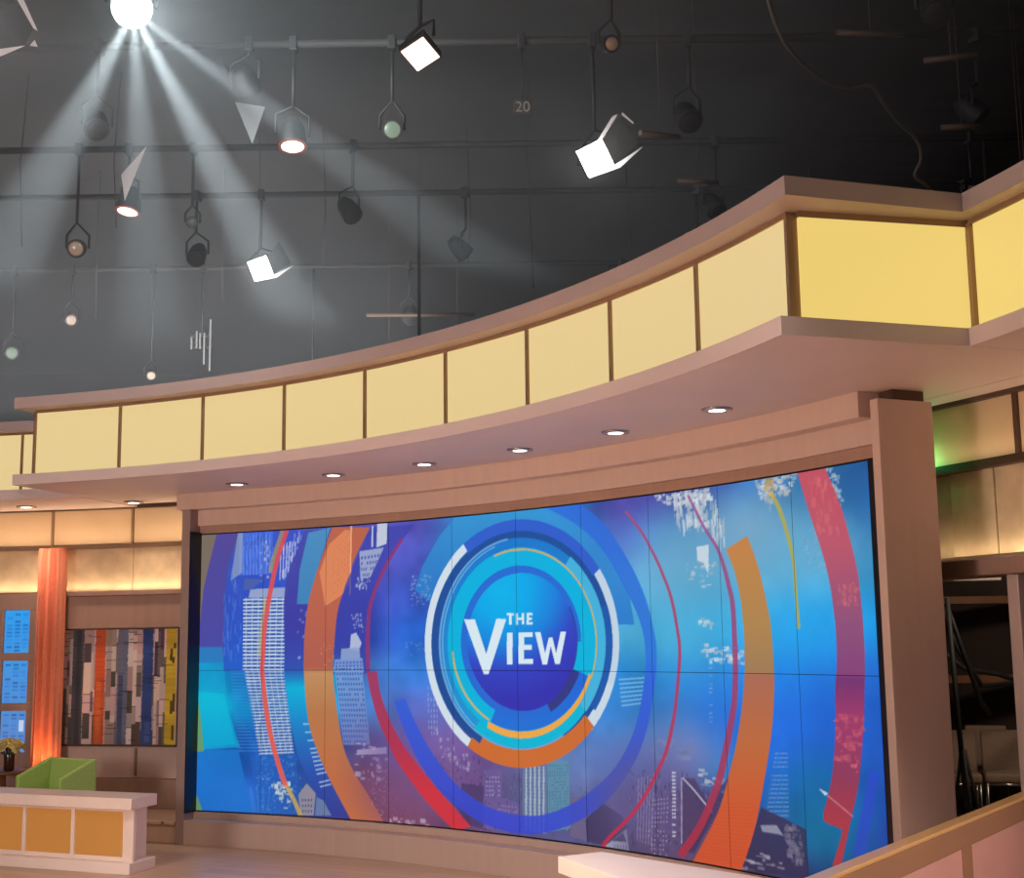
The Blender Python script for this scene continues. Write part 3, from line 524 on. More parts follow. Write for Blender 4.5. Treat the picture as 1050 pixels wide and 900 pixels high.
["poly",[[2.945,0.763],[3.012,0.726],[3.083,0.696],[3.157,0.672],[3.233,0.654],[3.311,0.644],[3.389,0.64],[3.468,0.643],[3.547,0.652],[3.624,0.668],[3.7,0.69],[3.774,0.717],[3.845,0.75],[3.912,0.789],[3.976,0.832],[4.034,0.88],[4.088,0.932],[4.022,0.974],[3.974,0.927],[3.921,0.884],[3.864,0.845],[3.804,0.81],[3.74,0.78],[3.674,0.755],[3.606,0.736],[3.537,0.722],[3.466,0.714],[3.396,0.712],[3.325,0.715],[3.256,0.725],[3.188,0.741],[3.122,0.764],[3.059,0.792],[2.998,0.825]],[0,182,214],0,1.0],
["poly",[[3.078,0.779],[3.144,0.752],[3.212,0.731],[3.283,0.717],[3.354,0.71],[3.427,0.708],[3.499,0.713],[3.571,0.725],[3.641,0.742],[3.71,0.765],[3.776,0.793],[3.84,0.827],[3.899,0.866],[3.955,0.909],[4.006,0.956],[4.052,1.007],[4.093,1.061],[4.128,1.117],[4.158,1.177],[4.132,1.193],[4.104,1.138],[4.07,1.085],[4.031,1.035],[3.986,0.988],[3.937,0.944],[3.884,0.904],[3.826,0.868],[3.765,0.837],[3.701,0.81],[3.635,0.789],[3.567,0.773],[3.498,0.763],[3.428,0.758],[3.358,0.76],[3.289,0.767],[3.222,0.78],[3.156,0.8],[3.092,0.825]],[240,166,66],0,1.0],
["poly",[[4.157,1.155],[4.182,1.214],[4.201,1.275],[4.213,1.337],[4.219,1.4],[4.219,1.463],[4.212,1.525],[4.198,1.587],[4.178,1.648],[4.151,1.707],[4.118,1.764],[4.079,1.819],[4.035,1.87],[3.986,1.918],[3.931,1.963],[3.872,2.002],[3.81,2.038],[3.744,2.068],[3.675,2.092],[3.604,2.111],[3.531,2.124],[3.458,2.131],[3.384,2.131],[3.311,2.125],[3.238,2.113],[3.168,2.094],[3.173,2.079],[3.242,2.098],[3.313,2.11],[3.385,2.116],[3.458,2.116],[3.53,2.11],[3.601,2.097],[3.671,2.078],[3.738,2.054],[3.803,2.025],[3.865,1.991],[3.923,1.952],[3.976,1.908],[4.025,1.861],[4.068,1.811],[4.106,1.757],[4.138,1.701],[4.165,1.644],[4.184,1.584],[4.198,1.523],[4.205,1.462],[4.206,1.4],[4.2,1.339],[4.188,1.278],[4.169,1.218],[4.144,1.16]],[205,170,90],0,1.0],
["poly",[[2.711,1.36],[2.72,1.292],[2.737,1.226],[2.761,1.162],[2.792,1.101],[2.829,1.044],[2.872,0.99],[2.921,0.942],[2.975,0.898],[3.033,0.86],[3.096,0.828],[3.105,0.841],[3.045,0.873],[2.988,0.91],[2.935,0.952],[2.888,1.0],[2.846,1.052],[2.81,1.108],[2.78,1.168],[2.757,1.23],[2.74,1.295],[2.731,1.361]],[205,175,95],0,1.0],
["poly",[[3.116,0.818],[3.19,0.792],[3.267,0.774],[3.346,0.764],[3.426,0.762],[3.506,0.767],[3.585,0.781],[3.663,0.801],[3.738,0.828],[3.809,0.862],[3.876,0.902],[3.937,0.948],[3.993,0.998],[4.043,1.053],[4.086,1.112],[4.121,1.174],[3.948,1.238],[3.922,1.19],[3.889,1.144],[3.852,1.101],[3.809,1.061],[3.762,1.026],[3.712,0.995],[3.658,0.969],[3.601,0.948],[3.542,0.933],[3.483,0.923],[3.422,0.92],[3.362,0.922],[3.302,0.931],[3.244,0.946],[3.188,0.966]],[26,100,216],[30,110,215],1],
["poly",[[4.057,1.422],[4.057,1.47],[4.051,1.518],[4.04,1.565],[4.025,1.612],[4.005,1.658],[3.981,1.701],[3.953,1.743],[3.92,1.783],[3.884,1.821],[3.844,1.855],[3.801,1.887],[3.755,1.915],[3.706,1.94],[3.655,1.96],[3.602,1.977],[3.548,1.99],[3.493,1.998],[3.437,2.002],[3.382,2.001],[3.326,1.995],[3.272,1.985],[3.219,1.971],[3.167,1.952],[3.118,1.928],[3.071,1.901],[3.027,1.869],[2.987,1.834],[2.95,1.795],[2.916,1.753],[2.888,1.708],[2.863,1.661],[2.843,1.612],[2.828,1.562],[2.818,1.51],[2.813,1.458],[2.812,1.405],[2.817,1.353],[2.826,1.301],[2.841,1.251],[2.86,1.202],[2.884,1.156],[2.912,1.111],[2.944,1.07],[2.98,1.031],[3.019,0.996],[3.062,0.965],[3.108,0.937],[3.156,0.914],[3.206,0.895],[3.258,0.88],[3.311,0.87],[3.365,0.864],[3.42,0.862],[3.475,0.865],[3.529,0.872],[3.583,0.884],[3.635,0.9],[3.686,0.919],[3.735,0.943],[3.782,0.97],[3.826,1.0],[3.866,1.033],[3.904,1.069],[3.938,1.108],[3.968,1.149],[3.913,1.177],[3.886,1.14],[3.856,1.105],[3.822,1.072],[3.785,1.042],[3.746,1.015],[3.704,0.991],[3.661,0.97],[3.615,0.953],[3.568,0.939],[3.52,0.929],[3.471,0.922],[3.422,0.92],[3.373,0.921],[3.325,0.927],[3.277,0.936],[3.231,0.95],[3.186,0.967],[3.143,0.988],[3.102,1.013],[3.064,1.041],[3.028,1.073],[2.996,1.107],[2.968,1.145],[2.943,1.184],[2.922,1.226],[2.905,1.27],[2.892,1.315],[2.883,1.361],[2.879,1.408],[2.88,1.454],[2.884,1.501],[2.893,1.547],[2.907,1.593],[2.925,1.636],[2.947,1.678],[2.973,1.718],[3.002,1.756],[3.035,1.791],[3.071,1.822],[3.111,1.851],[3.152,1.876],[3.197,1.897],[3.243,1.914],[3.29,1.927],[3.339,1.936],[3.388,1.941],[3.438,1.942],[3.488,1.939],[3.537,1.932],[3.585,1.921],[3.632,1.906],[3.678,1.888],[3.721,1.866],[3.763,1.841],[3.801,1.812],[3.837,1.781],[3.87,1.748],[3.899,1.712],[3.925,1.674],[3.946,1.635],[3.964,1.594],[3.978,1.552],[3.987,1.509],[3.992,1.466],[3.993,1.422]],[34,104,212],0,1.0],
["poly",[[3.736,0.911],[3.8,0.946],[3.859,0.988],[3.912,1.034],[3.96,1.085],[4.001,1.14],[4.034,1.198],[3.935,1.233],[3.907,1.184],[3.873,1.137],[3.833,1.094],[3.789,1.055],[3.74,1.02],[3.687,0.991]],[50,56,132],0,1.0],
["poly",[[3.963,1.206],[3.985,1.252],[4.002,1.298],[4.014,1.346],[4.021,1.395],[4.023,1.444],[4.019,1.493],[4.01,1.542],[3.996,1.589],[3.977,1.636],[3.953,1.681],[3.922,1.669],[3.945,1.626],[3.963,1.582],[3.976,1.537],[3.985,1.49],[3.988,1.444],[3.987,1.397],[3.98,1.35],[3.969,1.304],[3.953,1.26],[3.932,1.216]],[40,70,170],0,1.0],
["ball",[3.441,1.427],1.126,1.0339999999999998],
["poly",[[2.846,2.199],[2.769,2.143],[2.699,2.08],[2.635,2.01],[2.579,1.933],[2.532,1.852],[2.492,1.766],[2.462,1.676],[2.441,1.584],[2.429,1.491],[2.426,1.396],[2.433,1.303],[2.449,1.21],[2.474,1.12],[2.508,1.033],[2.551,0.951],[2.601,0.873],[2.659,0.801],[2.724,0.736],[2.795,0.678],[2.872,0.627],[2.911,0.684],[2.839,0.731],[2.773,0.786],[2.712,0.847],[2.658,0.913],[2.611,0.985],[2.572,1.062],[2.54,1.142],[2.517,1.225],[2.502,1.311],[2.496,1.398],[2.498,1.485],[2.51,1.571],[2.529,1.657],[2.558,1.739],[2.594,1.819],[2.639,1.894],[2.691,1.965],[2.75,2.03],[2.816,2.089],[2.887,2.141]],[208,222,234],0,1.0],
["poly",[[4.239,0.894],[4.293,0.966],[4.34,1.042],[4.378,1.121],[4.407,1.202],[4.428,1.286],[4.439,1.37],[4.442,1.455],[4.434,1.539],[4.418,1.623],[4.393,1.706],[4.358,1.786],[4.315,1.864],[4.263,1.938],[4.205,1.901],[4.253,1.832],[4.293,1.76],[4.326,1.685],[4.349,1.608],[4.365,1.53],[4.371,1.452],[4.369,1.373],[4.359,1.294],[4.34,1.217],[4.312,1.142],[4.277,1.068],[4.234,0.998],[4.183,0.93]],[190,210,228],0,1.0],
["poly",[[4.111,0.764],[4.177,0.826],[4.237,0.891],[4.289,0.961],[4.335,1.033],[4.373,1.109],[4.29,1.138],[4.255,1.07],[4.214,1.004],[4.166,0.942],[4.112,0.883],[4.052,0.828]],[200,218,230],0,1.0],
["poly",[[4.261,1.938],[4.205,2.004],[4.143,2.066],[4.074,2.124],[3.999,2.176],[3.92,2.223],[3.836,2.263],[3.748,2.297],[3.658,2.324],[3.565,2.342],[3.471,2.353],[3.376,2.356],[3.282,2.351],[3.189,2.337],[3.099,2.314],[3.011,2.284],[2.927,2.245],[2.847,2.198],[2.9,2.122],[2.972,2.164],[3.049,2.199],[3.129,2.228],[3.212,2.248],[3.297,2.261],[3.383,2.267],[3.469,2.264],[3.555,2.255],[3.64,2.238],[3.722,2.215],[3.803,2.185],[3.879,2.149],[3.952,2.107],[4.02,2.06],[4.084,2.007],[4.141,1.951],[4.192,1.891]],[44,92,205],0,1.0],
["poly",[[2.873,0.627],[2.955,0.583],[3.041,0.548],[3.131,0.522],[3.223,0.503],[3.317,0.494],[3.412,0.493],[3.507,0.5],[3.601,0.516],[3.693,0.539],[3.783,0.57],[3.87,0.608],[3.953,0.652],[4.031,0.703],[4.104,0.759],[4.171,0.821],[4.083,0.903],[4.024,0.85],[3.96,0.802],[3.891,0.759],[3.819,0.721],[3.743,0.689],[3.664,0.663],[3.583,0.644],[3.5,0.631],[3.417,0.626],[3.334,0.627],[3.252,0.636],[3.171,0.652],[3.093,0.675],[3.018,0.706],[2.946,0.743]],[206,106,46],0,1.0],
["poly",[[2.542,1.175],[2.572,1.091],[2.611,1.011],[2.658,0.936],[2.714,0.866],[2.776,0.803],[2.845,0.746],[2.92,0.697],[3.0,0.656],[3.029,0.703],[2.955,0.741],[2.885,0.788],[2.82,0.841],[2.762,0.9],[2.71,0.966],[2.666,1.037],[2.629,1.112],[2.601,1.19]],[26,74,148],0,1.0],
["poly",[[4.187,0.934],[4.238,1.001],[4.281,1.071],[4.317,1.143],[4.344,1.218],[4.364,1.294],[4.374,1.372],[4.376,1.45],[4.37,1.527],[4.355,1.605],[4.331,1.68],[4.275,1.665],[4.297,1.594],[4.312,1.521],[4.318,1.448],[4.316,1.374],[4.306,1.301],[4.288,1.229],[4.262,1.158],[4.229,1.09],[4.188,1.024],[4.141,0.961]],[26,88,170],0,1.0],
["poly",[[2.847,1.607],[2.96,1.605],[3.076,1.338],[3.186,1.604],[3.29,1.602],[3.097,1.179],[3.05,1.179]],[214,232,242],0,1.0],
["poly",[[3.294,1.497],[3.353,1.496],[3.348,1.259],[3.29,1.259]],[214,232,242],0,1.0],
["poly",[[3.417,1.497],[3.564,1.497],[3.563,1.462],[3.475,1.461],[3.474,1.404],[3.553,1.403],[3.552,1.368],[3.473,1.368],[3.472,1.297],[3.565,1.299],[3.564,1.263],[3.413,1.261]],[214,232,242],0,1.0],
["poly",[[3.587,1.497],[3.645,1.496],[3.688,1.342],[3.729,1.456],[3.766,1.455],[3.801,1.342],[3.851,1.497],[3.906,1.497],[3.836,1.26],[3.79,1.26],[3.747,1.393],[3.707,1.259],[3.66,1.259]],[214,232,242],0,1.0],
["poly",[[3.296,1.645],[3.37,1.643],[3.37,1.626],[3.346,1.626],[3.345,1.556],[3.318,1.556],[3.32,1.627],[3.296,1.628]],[214,232,242],0,1.0],
["poly",[[3.391,1.642],[3.414,1.642],[3.414,1.608],[3.455,1.607],[3.455,1.643],[3.479,1.642],[3.477,1.556],[3.454,1.556],[3.454,1.59],[3.413,1.591],[3.412,1.555],[3.389,1.555]],[214,232,242],0,1.0],
["poly",[[3.505,1.642],[3.567,1.64],[3.566,1.623],[3.528,1.624],[3.528,1.605],[3.56,1.605],[3.56,1.588],[3.528,1.588],[3.527,1.572],[3.565,1.571],[3.565,1.554],[3.503,1.555]],[214,232,242],0,1.0],
["shards",[[4.799,2.417],[5.364,2.405],[5.387,2.333],[5.032,2.328],[4.894,2.36]],90,0.05,0.035,[205,214,226],0.9],
["shards",[[5.006,2.378],[5.13,2.367],[5.119,2.139],[5.026,2.204]],26,0.018,0.1,[205,214,226],0.85],
["shards",[[5.131,2.386],[5.336,2.385],[5.35,2.141],[5.121,2.177]],80,0.03,0.09,[205,214,226],0.85],
["shards",[[5.361,2.345],[5.499,2.166],[5.492,2.039],[5.372,2.047]],40,0.018,0.12,[205,214,226],0.8],
["poly",[[5.223,2.034],[5.34,2.04],[5.327,1.85],[5.285,1.922],[5.227,1.944]],[205,216,228],0,0.9],
["shards",[[5.097,1.952],[5.42,1.933],[5.33,1.754],[5.17,1.779]],34,0.05,0.02,[190,210,225],0.7],
["shards",[[5.219,1.574],[5.347,1.552],[5.344,1.498],[5.217,1.518]],14,0.05,0.03,[190,215,230],0.8],
["shards",[[5.205,1.399],[5.626,1.37],[5.633,1.264],[5.306,1.28]],50,0.06,0.025,[205,220,232],0.85],
["grid",[[5.305,1.362],[5.342,1.362],[5.318,0.885],[5.286,0.884]],1,18,1,0.3,[140,180,225],0.6,0.3],
["shards",[[5.792,2.42],[6.174,2.422],[6.12,2.297],[5.862,2.279]],110,0.05,0.025,[200,205,212],0.85],
["shards",[[5.838,2.317],[5.992,2.302],[5.909,2.204]],16,0.03,0.05,[190,200,210],0.6],
["shards",[[6.443,2.416],[6.524,2.414],[6.585,2.176],[6.501,2.2]],34,0.04,0.03,[190,210,222],0.8],
["shards",[[6.231,2.056],[6.358,2.096],[6.41,1.793],[6.215,1.82]],70,0.03,0.02,[140,180,210],0.5],
["blob",[4.823,0.175],0.35,0.287,[88,70,112],0.95],
["blob",[4.643,0.351],0.281,0.194,[92,84,140],0.8],
["shards",[[4.516,0.555],[5.337,0.538],[5.104,0.028],[4.496,0.033]],200,0.02,0.05,[70,56,96],0.5],
["shards",[[4.516,0.555],[5.337,0.538],[5.104,0.028],[4.496,0.033]],160,0.012,0.03,[150,130,165],0.45],
["shards",[[4.74,0.754],[5.168,0.792],[5.134,0.63],[4.789,0.627]],30,0.09,0.05,[125,135,185],0.5],
["grid",[[4.581,0.485],[4.758,0.534],[4.712,0.056],[4.552,0.076]],6,1,0.3,1,[150,140,175],0.6,0.0],
["grid",[[4.684,0.363],[4.886,0.397],[4.855,-0.001],[4.656,-0.005]],7,13,0.35,0.22,[215,195,190],0.8,0.3],
["grid",[[4.914,0.562],[4.962,0.565],[4.942,0.134],[4.9,0.129]],1,18,0.8,0.5,[205,205,220],0.8,0.1],
["poly",[[5.01,0.524],[5.129,0.527],[5.3,0.327],[5.105,0.045],[4.99,0.085]],[70,54,92],0,0.7],
["poly",[[5.013,0.521],[5.039,0.504],[5.063,0.488],[5.089,0.471],[5.12,0.449],[5.156,0.421],[5.197,0.388],[5.24,0.355],[5.282,0.322],[5.293,0.329],[5.251,0.362],[5.208,0.395],[5.167,0.427],[5.13,0.456],[5.1,0.478],[5.073,0.495],[5.049,0.511],[5.023,0.528]],[200,205,220],0,0.8],
["poly",[[5.004,0.523],[4.985,0.103],[4.997,0.104],[5.016,0.524]],[180,175,200],0,0.7],
["shards",[[5.146,0.613],[5.439,0.529],[5.435,0.46],[5.205,0.494]],20,0.06,0.02,[205,212,225],0.8],
["grid",[[5.879,0.745],[5.991,0.752],[5.974,0.31],[5.752,0.287]],1,17,1,0.3,[120,150,205],0.7,0.2],
["poly",[[5.734,0.401],[6.119,0.31],[6.124,0.033],[5.536,0.004],[5.635,0.191]],[52,44,80],0,0.85],
["poly",[[5.72,0.292],[5.864,0.307],[5.922,0.253],[5.738,0.255]],[150,150,170],0,0.85],
["shards",[[5.901,0.302],[6.048,0.334],[6.117,0.103],[5.984,0.086]],60,0.05,0.03,[120,112,138],0.8],
["shards",[[5.568,0.116],[5.89,0.139],[6.077,0.034],[5.549,0.005]],24,0.07,0.02,[165,165,180],0.75],
["poly",[[5.106,0.063],[5.326,0.329],[5.494,0.602],[5.252,0.392],[4.974,0.031]],[60,45,85],0,0.6],
["poly",[[4.526,2.324],[4.566,2.285],[4.605,2.246],[4.643,2.207],[4.679,2.166],[4.715,2.121],[4.749,2.073],[4.782,2.026],[4.81,1.983],[4.833,1.945],[4.853,1.911],[4.87,1.878],[4.887,1.845],[4.904,1.812],[4.92,1.78],[4.935,1.747],[4.948,1.71],[4.961,1.666],[4.974,1.618],[4.985,1.569],[4.994,1.521],[5.002,1.476],[5.01,1.434],[5.015,1.389],[5.014,1.335],[5.007,1.266],[4.995,1.185],[4.98,1.106],[4.968,1.039],[4.959,0.993],[4.951,0.96],[4.943,0.93],[4.931,0.893],[4.916,0.845],[4.898,0.792],[4.878,0.739],[4.856,0.69],[4.831,0.645],[4.803,0.603],[4.773,0.562],[4.742,0.52],[4.708,0.475],[4.673,0.43],[4.637,0.386],[4.601,0.345],[4.567,0.31],[4.535,0.278],[4.501,0.247],[4.462,0.215],[4.415,0.178],[4.361,0.139],[4.308,0.1],[4.266,0.065],[4.237,0.037],[4.219,0.013],[4.206,-0.008],[4.191,-0.03],[4.227,-0.038],[4.242,-0.016],[4.255,0.004],[4.27,0.025],[4.295,0.051],[4.335,0.084],[4.387,0.122],[4.441,0.162],[4.489,0.2],[4.529,0.233],[4.564,0.265],[4.597,0.298],[4.631,0.334],[4.667,0.375],[4.704,0.42],[4.739,0.466],[4.773,0.511],[4.804,0.554],[4.834,0.595],[4.862,0.639],[4.888,0.684],[4.91,0.735],[4.931,0.789],[4.948,0.842],[4.964,0.89],[4.975,0.927],[4.983,0.958],[4.991,0.992],[4.999,1.038],[5.012,1.104],[5.026,1.184],[5.038,1.265],[5.045,1.335],[5.045,1.39],[5.04,1.436],[5.032,1.479],[5.023,1.523],[5.014,1.572],[5.003,1.622],[4.99,1.67],[4.977,1.714],[4.962,1.752],[4.947,1.786],[4.93,1.818],[4.913,1.851],[4.896,1.884],[4.878,1.917],[4.859,1.952],[4.835,1.99],[4.806,2.033],[4.773,2.081],[4.738,2.129],[4.702,2.175],[4.664,2.216],[4.625,2.256],[4.586,2.295],[4.547,2.334]],[168,72,120],[190,40,66],0.9],
["poly",[[5.147,2.381],[5.182,2.324],[5.217,2.266],[5.251,2.211],[5.285,2.16],[5.319,2.115],[5.353,2.075],[5.384,2.038],[5.409,2.002],[5.428,1.968],[5.443,1.935],[5.455,1.903],[5.466,1.872],[5.475,1.844],[5.483,1.819],[5.49,1.792],[5.497,1.762],[5.505,1.733],[5.514,1.704],[5.521,1.669],[5.526,1.619],[5.529,1.545],[5.53,1.454],[5.529,1.361],[5.527,1.279],[5.523,1.213],[5.518,1.153],[5.512,1.1],[5.505,1.053],[5.498,1.018],[5.491,0.994],[5.483,0.968],[5.471,0.932],[5.454,0.882],[5.435,0.824],[5.413,0.762],[5.392,0.703],[5.372,0.649],[5.352,0.598],[5.33,0.546],[5.302,0.491],[5.266,0.429],[5.225,0.363],[5.18,0.296],[5.134,0.235],[5.089,0.182],[5.041,0.133],[4.992,0.084],[4.943,0.033],[5.005,0.01],[5.053,0.061],[5.102,0.11],[5.15,0.162],[5.197,0.218],[5.243,0.282],[5.288,0.35],[5.33,0.418],[5.366,0.481],[5.394,0.539],[5.416,0.592],[5.434,0.644],[5.453,0.698],[5.474,0.757],[5.494,0.819],[5.513,0.878],[5.528,0.928],[5.539,0.963],[5.547,0.99],[5.553,1.016],[5.558,1.052],[5.564,1.099],[5.57,1.153],[5.574,1.213],[5.577,1.28],[5.578,1.362],[5.577,1.455],[5.575,1.546],[5.571,1.621],[5.565,1.672],[5.556,1.709],[5.547,1.738],[5.537,1.767],[5.529,1.796],[5.521,1.823],[5.512,1.849],[5.501,1.878],[5.489,1.908],[5.476,1.941],[5.46,1.975],[5.438,2.011],[5.411,2.047],[5.378,2.084],[5.344,2.124],[5.31,2.167],[5.276,2.217],[5.241,2.272],[5.205,2.329],[5.169,2.386]],[150,80,140],[178,40,62],0.85],
["band",[[5.504,2.001],[5.522,1.964],[5.541,1.928],[5.559,1.89],[5.575,1.852],[5.588,1.812],[5.6,1.771],[5.61,1.73],[5.618,1.689],[5.625,1.649],[5.629,1.609],[5.632,1.569],[5.635,1.529],[5.637,1.489],[5.639,1.45],[5.639,1.411],[5.639,1.37],[5.638,1.328],[5.637,1.285],[5.634,1.24],[5.629,1.194],[5.622,1.144],[5.614,1.093],[5.604,1.039],[5.592,0.985],[5.578,0.93],[5.563,0.872],[5.546,0.815],[5.528,0.758],[5.508,0.705],[5.487,0.653],[5.464,0.6],[5.44,0.546],[5.416,0.491],[5.392,0.435],[5.363,0.376],[5.325,0.312],[5.275,0.24],[5.215,0.162],[5.152,0.081],[5.09,-0.0],[5.531,-0.006],[5.558,0.044],[5.585,0.094],[5.611,0.143],[5.635,0.191],[5.655,0.234],[5.673,0.275],[5.69,0.318],[5.707,0.365],[5.726,0.421],[5.746,0.482],[5.766,0.545],[5.784,0.605],[5.801,0.662],[5.818,0.718],[5.833,0.773],[5.847,0.826],[5.859,0.879],[5.869,0.931],[5.877,0.981],[5.884,1.029],[5.89,1.073],[5.895,1.115],[5.898,1.156],[5.9,1.197],[5.9,1.24],[5.899,1.284],[5.898,1.327],[5.896,1.369],[5.894,1.409],[5.892,1.447],[5.889,1.485],[5.885,1.524],[5.879,1.562],[5.871,1.599],[5.862,1.638],[5.851,1.681],[5.837,1.731],[5.822,1.786],[5.805,1.842],[5.786,1.895],[5.767,1.942],[5.747,1.986],[5.726,2.029],[5.706,2.072]],[[2.009,[196,130,70]],[1.513,[176,132,76]],[1.225,[160,122,84]],[1.189,[172,104,82]],[0.789,[190,104,58]],[0.351,[206,84,44]],[0.028,[204,78,42]]],1.0],
["grid",[[5.33,0.399],[5.711,0.432],[5.538,0.029],[5.131,0.031]],1,16,1,0.14,[176,70,42],0.6,0.0],
["poly",[[5.919,2.31],[5.936,2.29],[5.952,2.272],[5.967,2.253],[5.983,2.227],[6.0,2.193],[6.018,2.153],[6.035,2.109],[6.05,2.066],[6.064,2.024],[6.078,1.981],[6.089,1.937],[6.098,1.893],[6.103,1.848],[6.106,1.802],[6.107,1.755],[6.109,1.705],[6.113,1.652],[6.116,1.595],[6.12,1.538],[6.123,1.482],[6.151,1.483],[6.148,1.539],[6.145,1.596],[6.142,1.652],[6.139,1.706],[6.138,1.755],[6.137,1.802],[6.135,1.848],[6.13,1.894],[6.122,1.939],[6.111,1.984],[6.098,2.028],[6.084,2.07],[6.069,2.114],[6.053,2.157],[6.035,2.198],[6.018,2.234],[6.002,2.262],[5.985,2.284],[5.969,2.302],[5.954,2.322]],[176,166,76],0,0.9],
["shards",[[5.883,2.41],[5.973,2.409],[5.967,2.304],[5.903,2.319]],18,0.05,0.03,[215,170,80],0.9],
["band",[[6.181,2.438],[6.205,2.37],[6.228,2.303],[6.252,2.236],[6.276,2.171],[6.301,2.107],[6.326,2.043],[6.35,1.983],[6.371,1.928],[6.387,1.881],[6.4,1.839],[6.411,1.8],[6.42,1.76],[6.428,1.718],[6.435,1.677],[6.44,1.636],[6.445,1.595],[6.449,1.554],[6.453,1.513],[6.456,1.473],[6.457,1.432],[6.457,1.391],[6.456,1.35],[6.454,1.31],[6.45,1.271],[6.445,1.234],[6.438,1.198],[6.431,1.163],[6.426,1.126],[6.424,1.089],[6.423,1.052],[6.423,1.013],[6.419,0.967],[6.413,0.912],[6.405,0.849],[6.396,0.786],[6.386,0.729],[6.375,0.68],[6.364,0.636],[6.351,0.595],[6.338,0.553],[6.318,0.507],[6.295,0.461],[6.277,0.419],[6.274,0.386],[6.295,0.368],[6.332,0.36],[6.372,0.356],[6.4,0.35],[6.416,0.346],[6.426,0.345],[6.429,0.339],[6.424,0.32],[6.409,0.285],[6.385,0.236],[6.357,0.183],[6.331,0.132],[6.4,0.125],[6.419,0.176],[6.438,0.227],[6.456,0.276],[6.472,0.318],[6.485,0.351],[6.495,0.377],[6.504,0.402],[6.515,0.43],[6.529,0.463],[6.544,0.498],[6.559,0.535],[6.572,0.573],[6.584,0.613],[6.595,0.653],[6.605,0.697],[6.615,0.745],[6.626,0.801],[6.637,0.862],[6.647,0.923],[6.656,0.977],[6.662,1.022],[6.666,1.06],[6.669,1.096],[6.673,1.132],[6.677,1.166],[6.681,1.197],[6.685,1.231],[6.688,1.273],[6.69,1.325],[6.691,1.384],[6.691,1.447],[6.69,1.509],[6.687,1.571],[6.683,1.635],[6.678,1.696],[6.673,1.748],[6.667,1.787],[6.662,1.818],[6.655,1.846],[6.647,1.878],[6.637,1.917],[6.625,1.958],[6.612,2.001],[6.599,2.044],[6.586,2.084],[6.573,2.124],[6.558,2.167],[6.539,2.213],[6.513,2.266],[6.483,2.324],[6.451,2.384],[6.42,2.444]],[[2.371,[206,76,90]],[1.956,[196,78,98]],[1.499,[150,72,112]],[1.223,[140,60,112]],[1.184,[122,44,104]],[0.974,[168,52,96]],[0.666,[150,52,84]],[0.383,[182,48,60]]],0.93],
["shards",[[6.251,2.361],[6.427,2.375],[6.526,2.033],[6.355,2.046]],70,0.03,0.06,[220,110,120],0.45],
["shards",[[6.479,1.724],[6.673,1.748],[6.66,1.589],[6.482,1.61]],50,0.03,0.03,[220,110,120],0.6],
["shards",[[6.416,0.983],[6.662,1.001],[6.591,0.667],[6.409,0.731]],70,0.05,0.03,[216,92,116],0.7],
["poly",[[6.251,0.55],[6.523,0.421],[6.53,0.427],[6.259,0.556]],[210,130,150],0,0.8],
["poly",[[6.248,0.556],[6.325,0.536],[6.3,0.518]],[200,215,230],0,0.9],
["poly",[[6.685,0.704],[6.756,0.68],[6.607,0.229],[6.506,0.216]],[36,70,205],[36,66,190],0.75],
["poly",[[1.083,0.174],[1.171,0.269],[1.267,0.193],[1.248,0.011],[1.115,0.004]],[150,140,150],0,0.9],
["grid",[[1.113,0.153],[1.238,0.158],[1.239,0.022],[1.121,0.016]],4,3,0.45,0.45,[60,70,110],0.9,0.0],
["poly",[[1.276,0.16],[1.35,0.14],[1.44,0.021],[1.263,0.012]],[110,130,165],0,0.8],
["shards",[[0.786,0.267],[0.993,0.263],[1.024,0.172],[0.952,0.054],[0.816,0.21]],40,0.05,0.04,[205,215,215],0.8],
["poly",[[0.94,0.23],[0.961,0.202],[0.981,0.174],[1.001,0.147],[1.02,0.118],[1.038,0.089],[1.054,0.058],[1.071,0.027],[1.088,-0.004],[1.131,0.012],[1.113,0.042],[1.096,0.073],[1.078,0.104],[1.059,0.135],[1.039,0.164],[1.018,0.192],[0.997,0.219],[0.976,0.247]],[190,160,85],0,0.9],
["poly",[[0.909,2.427],[0.886,2.373],[0.863,2.321],[0.84,2.266],[0.819,2.207],[0.799,2.144],[0.781,2.078],[0.763,2.009],[0.746,1.937],[0.729,1.861],[0.712,1.78],[0.696,1.698],[0.684,1.619],[0.675,1.539],[0.67,1.459],[0.667,1.386],[0.664,1.325],[0.66,1.29],[0.656,1.27],[0.655,1.244],[0.658,1.195],[0.669,1.111],[0.684,1.003],[0.703,0.89],[0.722,0.79],[0.744,0.705],[0.767,0.627],[0.792,0.554],[0.817,0.484],[0.843,0.417],[0.87,0.353],[0.898,0.292],[0.925,0.231],[0.974,0.245],[0.947,0.307],[0.919,0.368],[0.892,0.43],[0.866,0.496],[0.841,0.565],[0.817,0.637],[0.793,0.714],[0.772,0.797],[0.753,0.896],[0.734,1.008],[0.719,1.115],[0.709,1.198],[0.705,1.245],[0.706,1.265],[0.71,1.284],[0.714,1.322],[0.717,1.383],[0.72,1.456],[0.725,1.535],[0.733,1.613],[0.745,1.691],[0.76,1.772],[0.777,1.852],[0.794,1.928],[0.811,2.0],[0.828,2.068],[0.847,2.133],[0.866,2.195],[0.887,2.252],[0.909,2.306],[0.931,2.358],[0.954,2.412]],[222,72,80],[232,92,74],0.92],
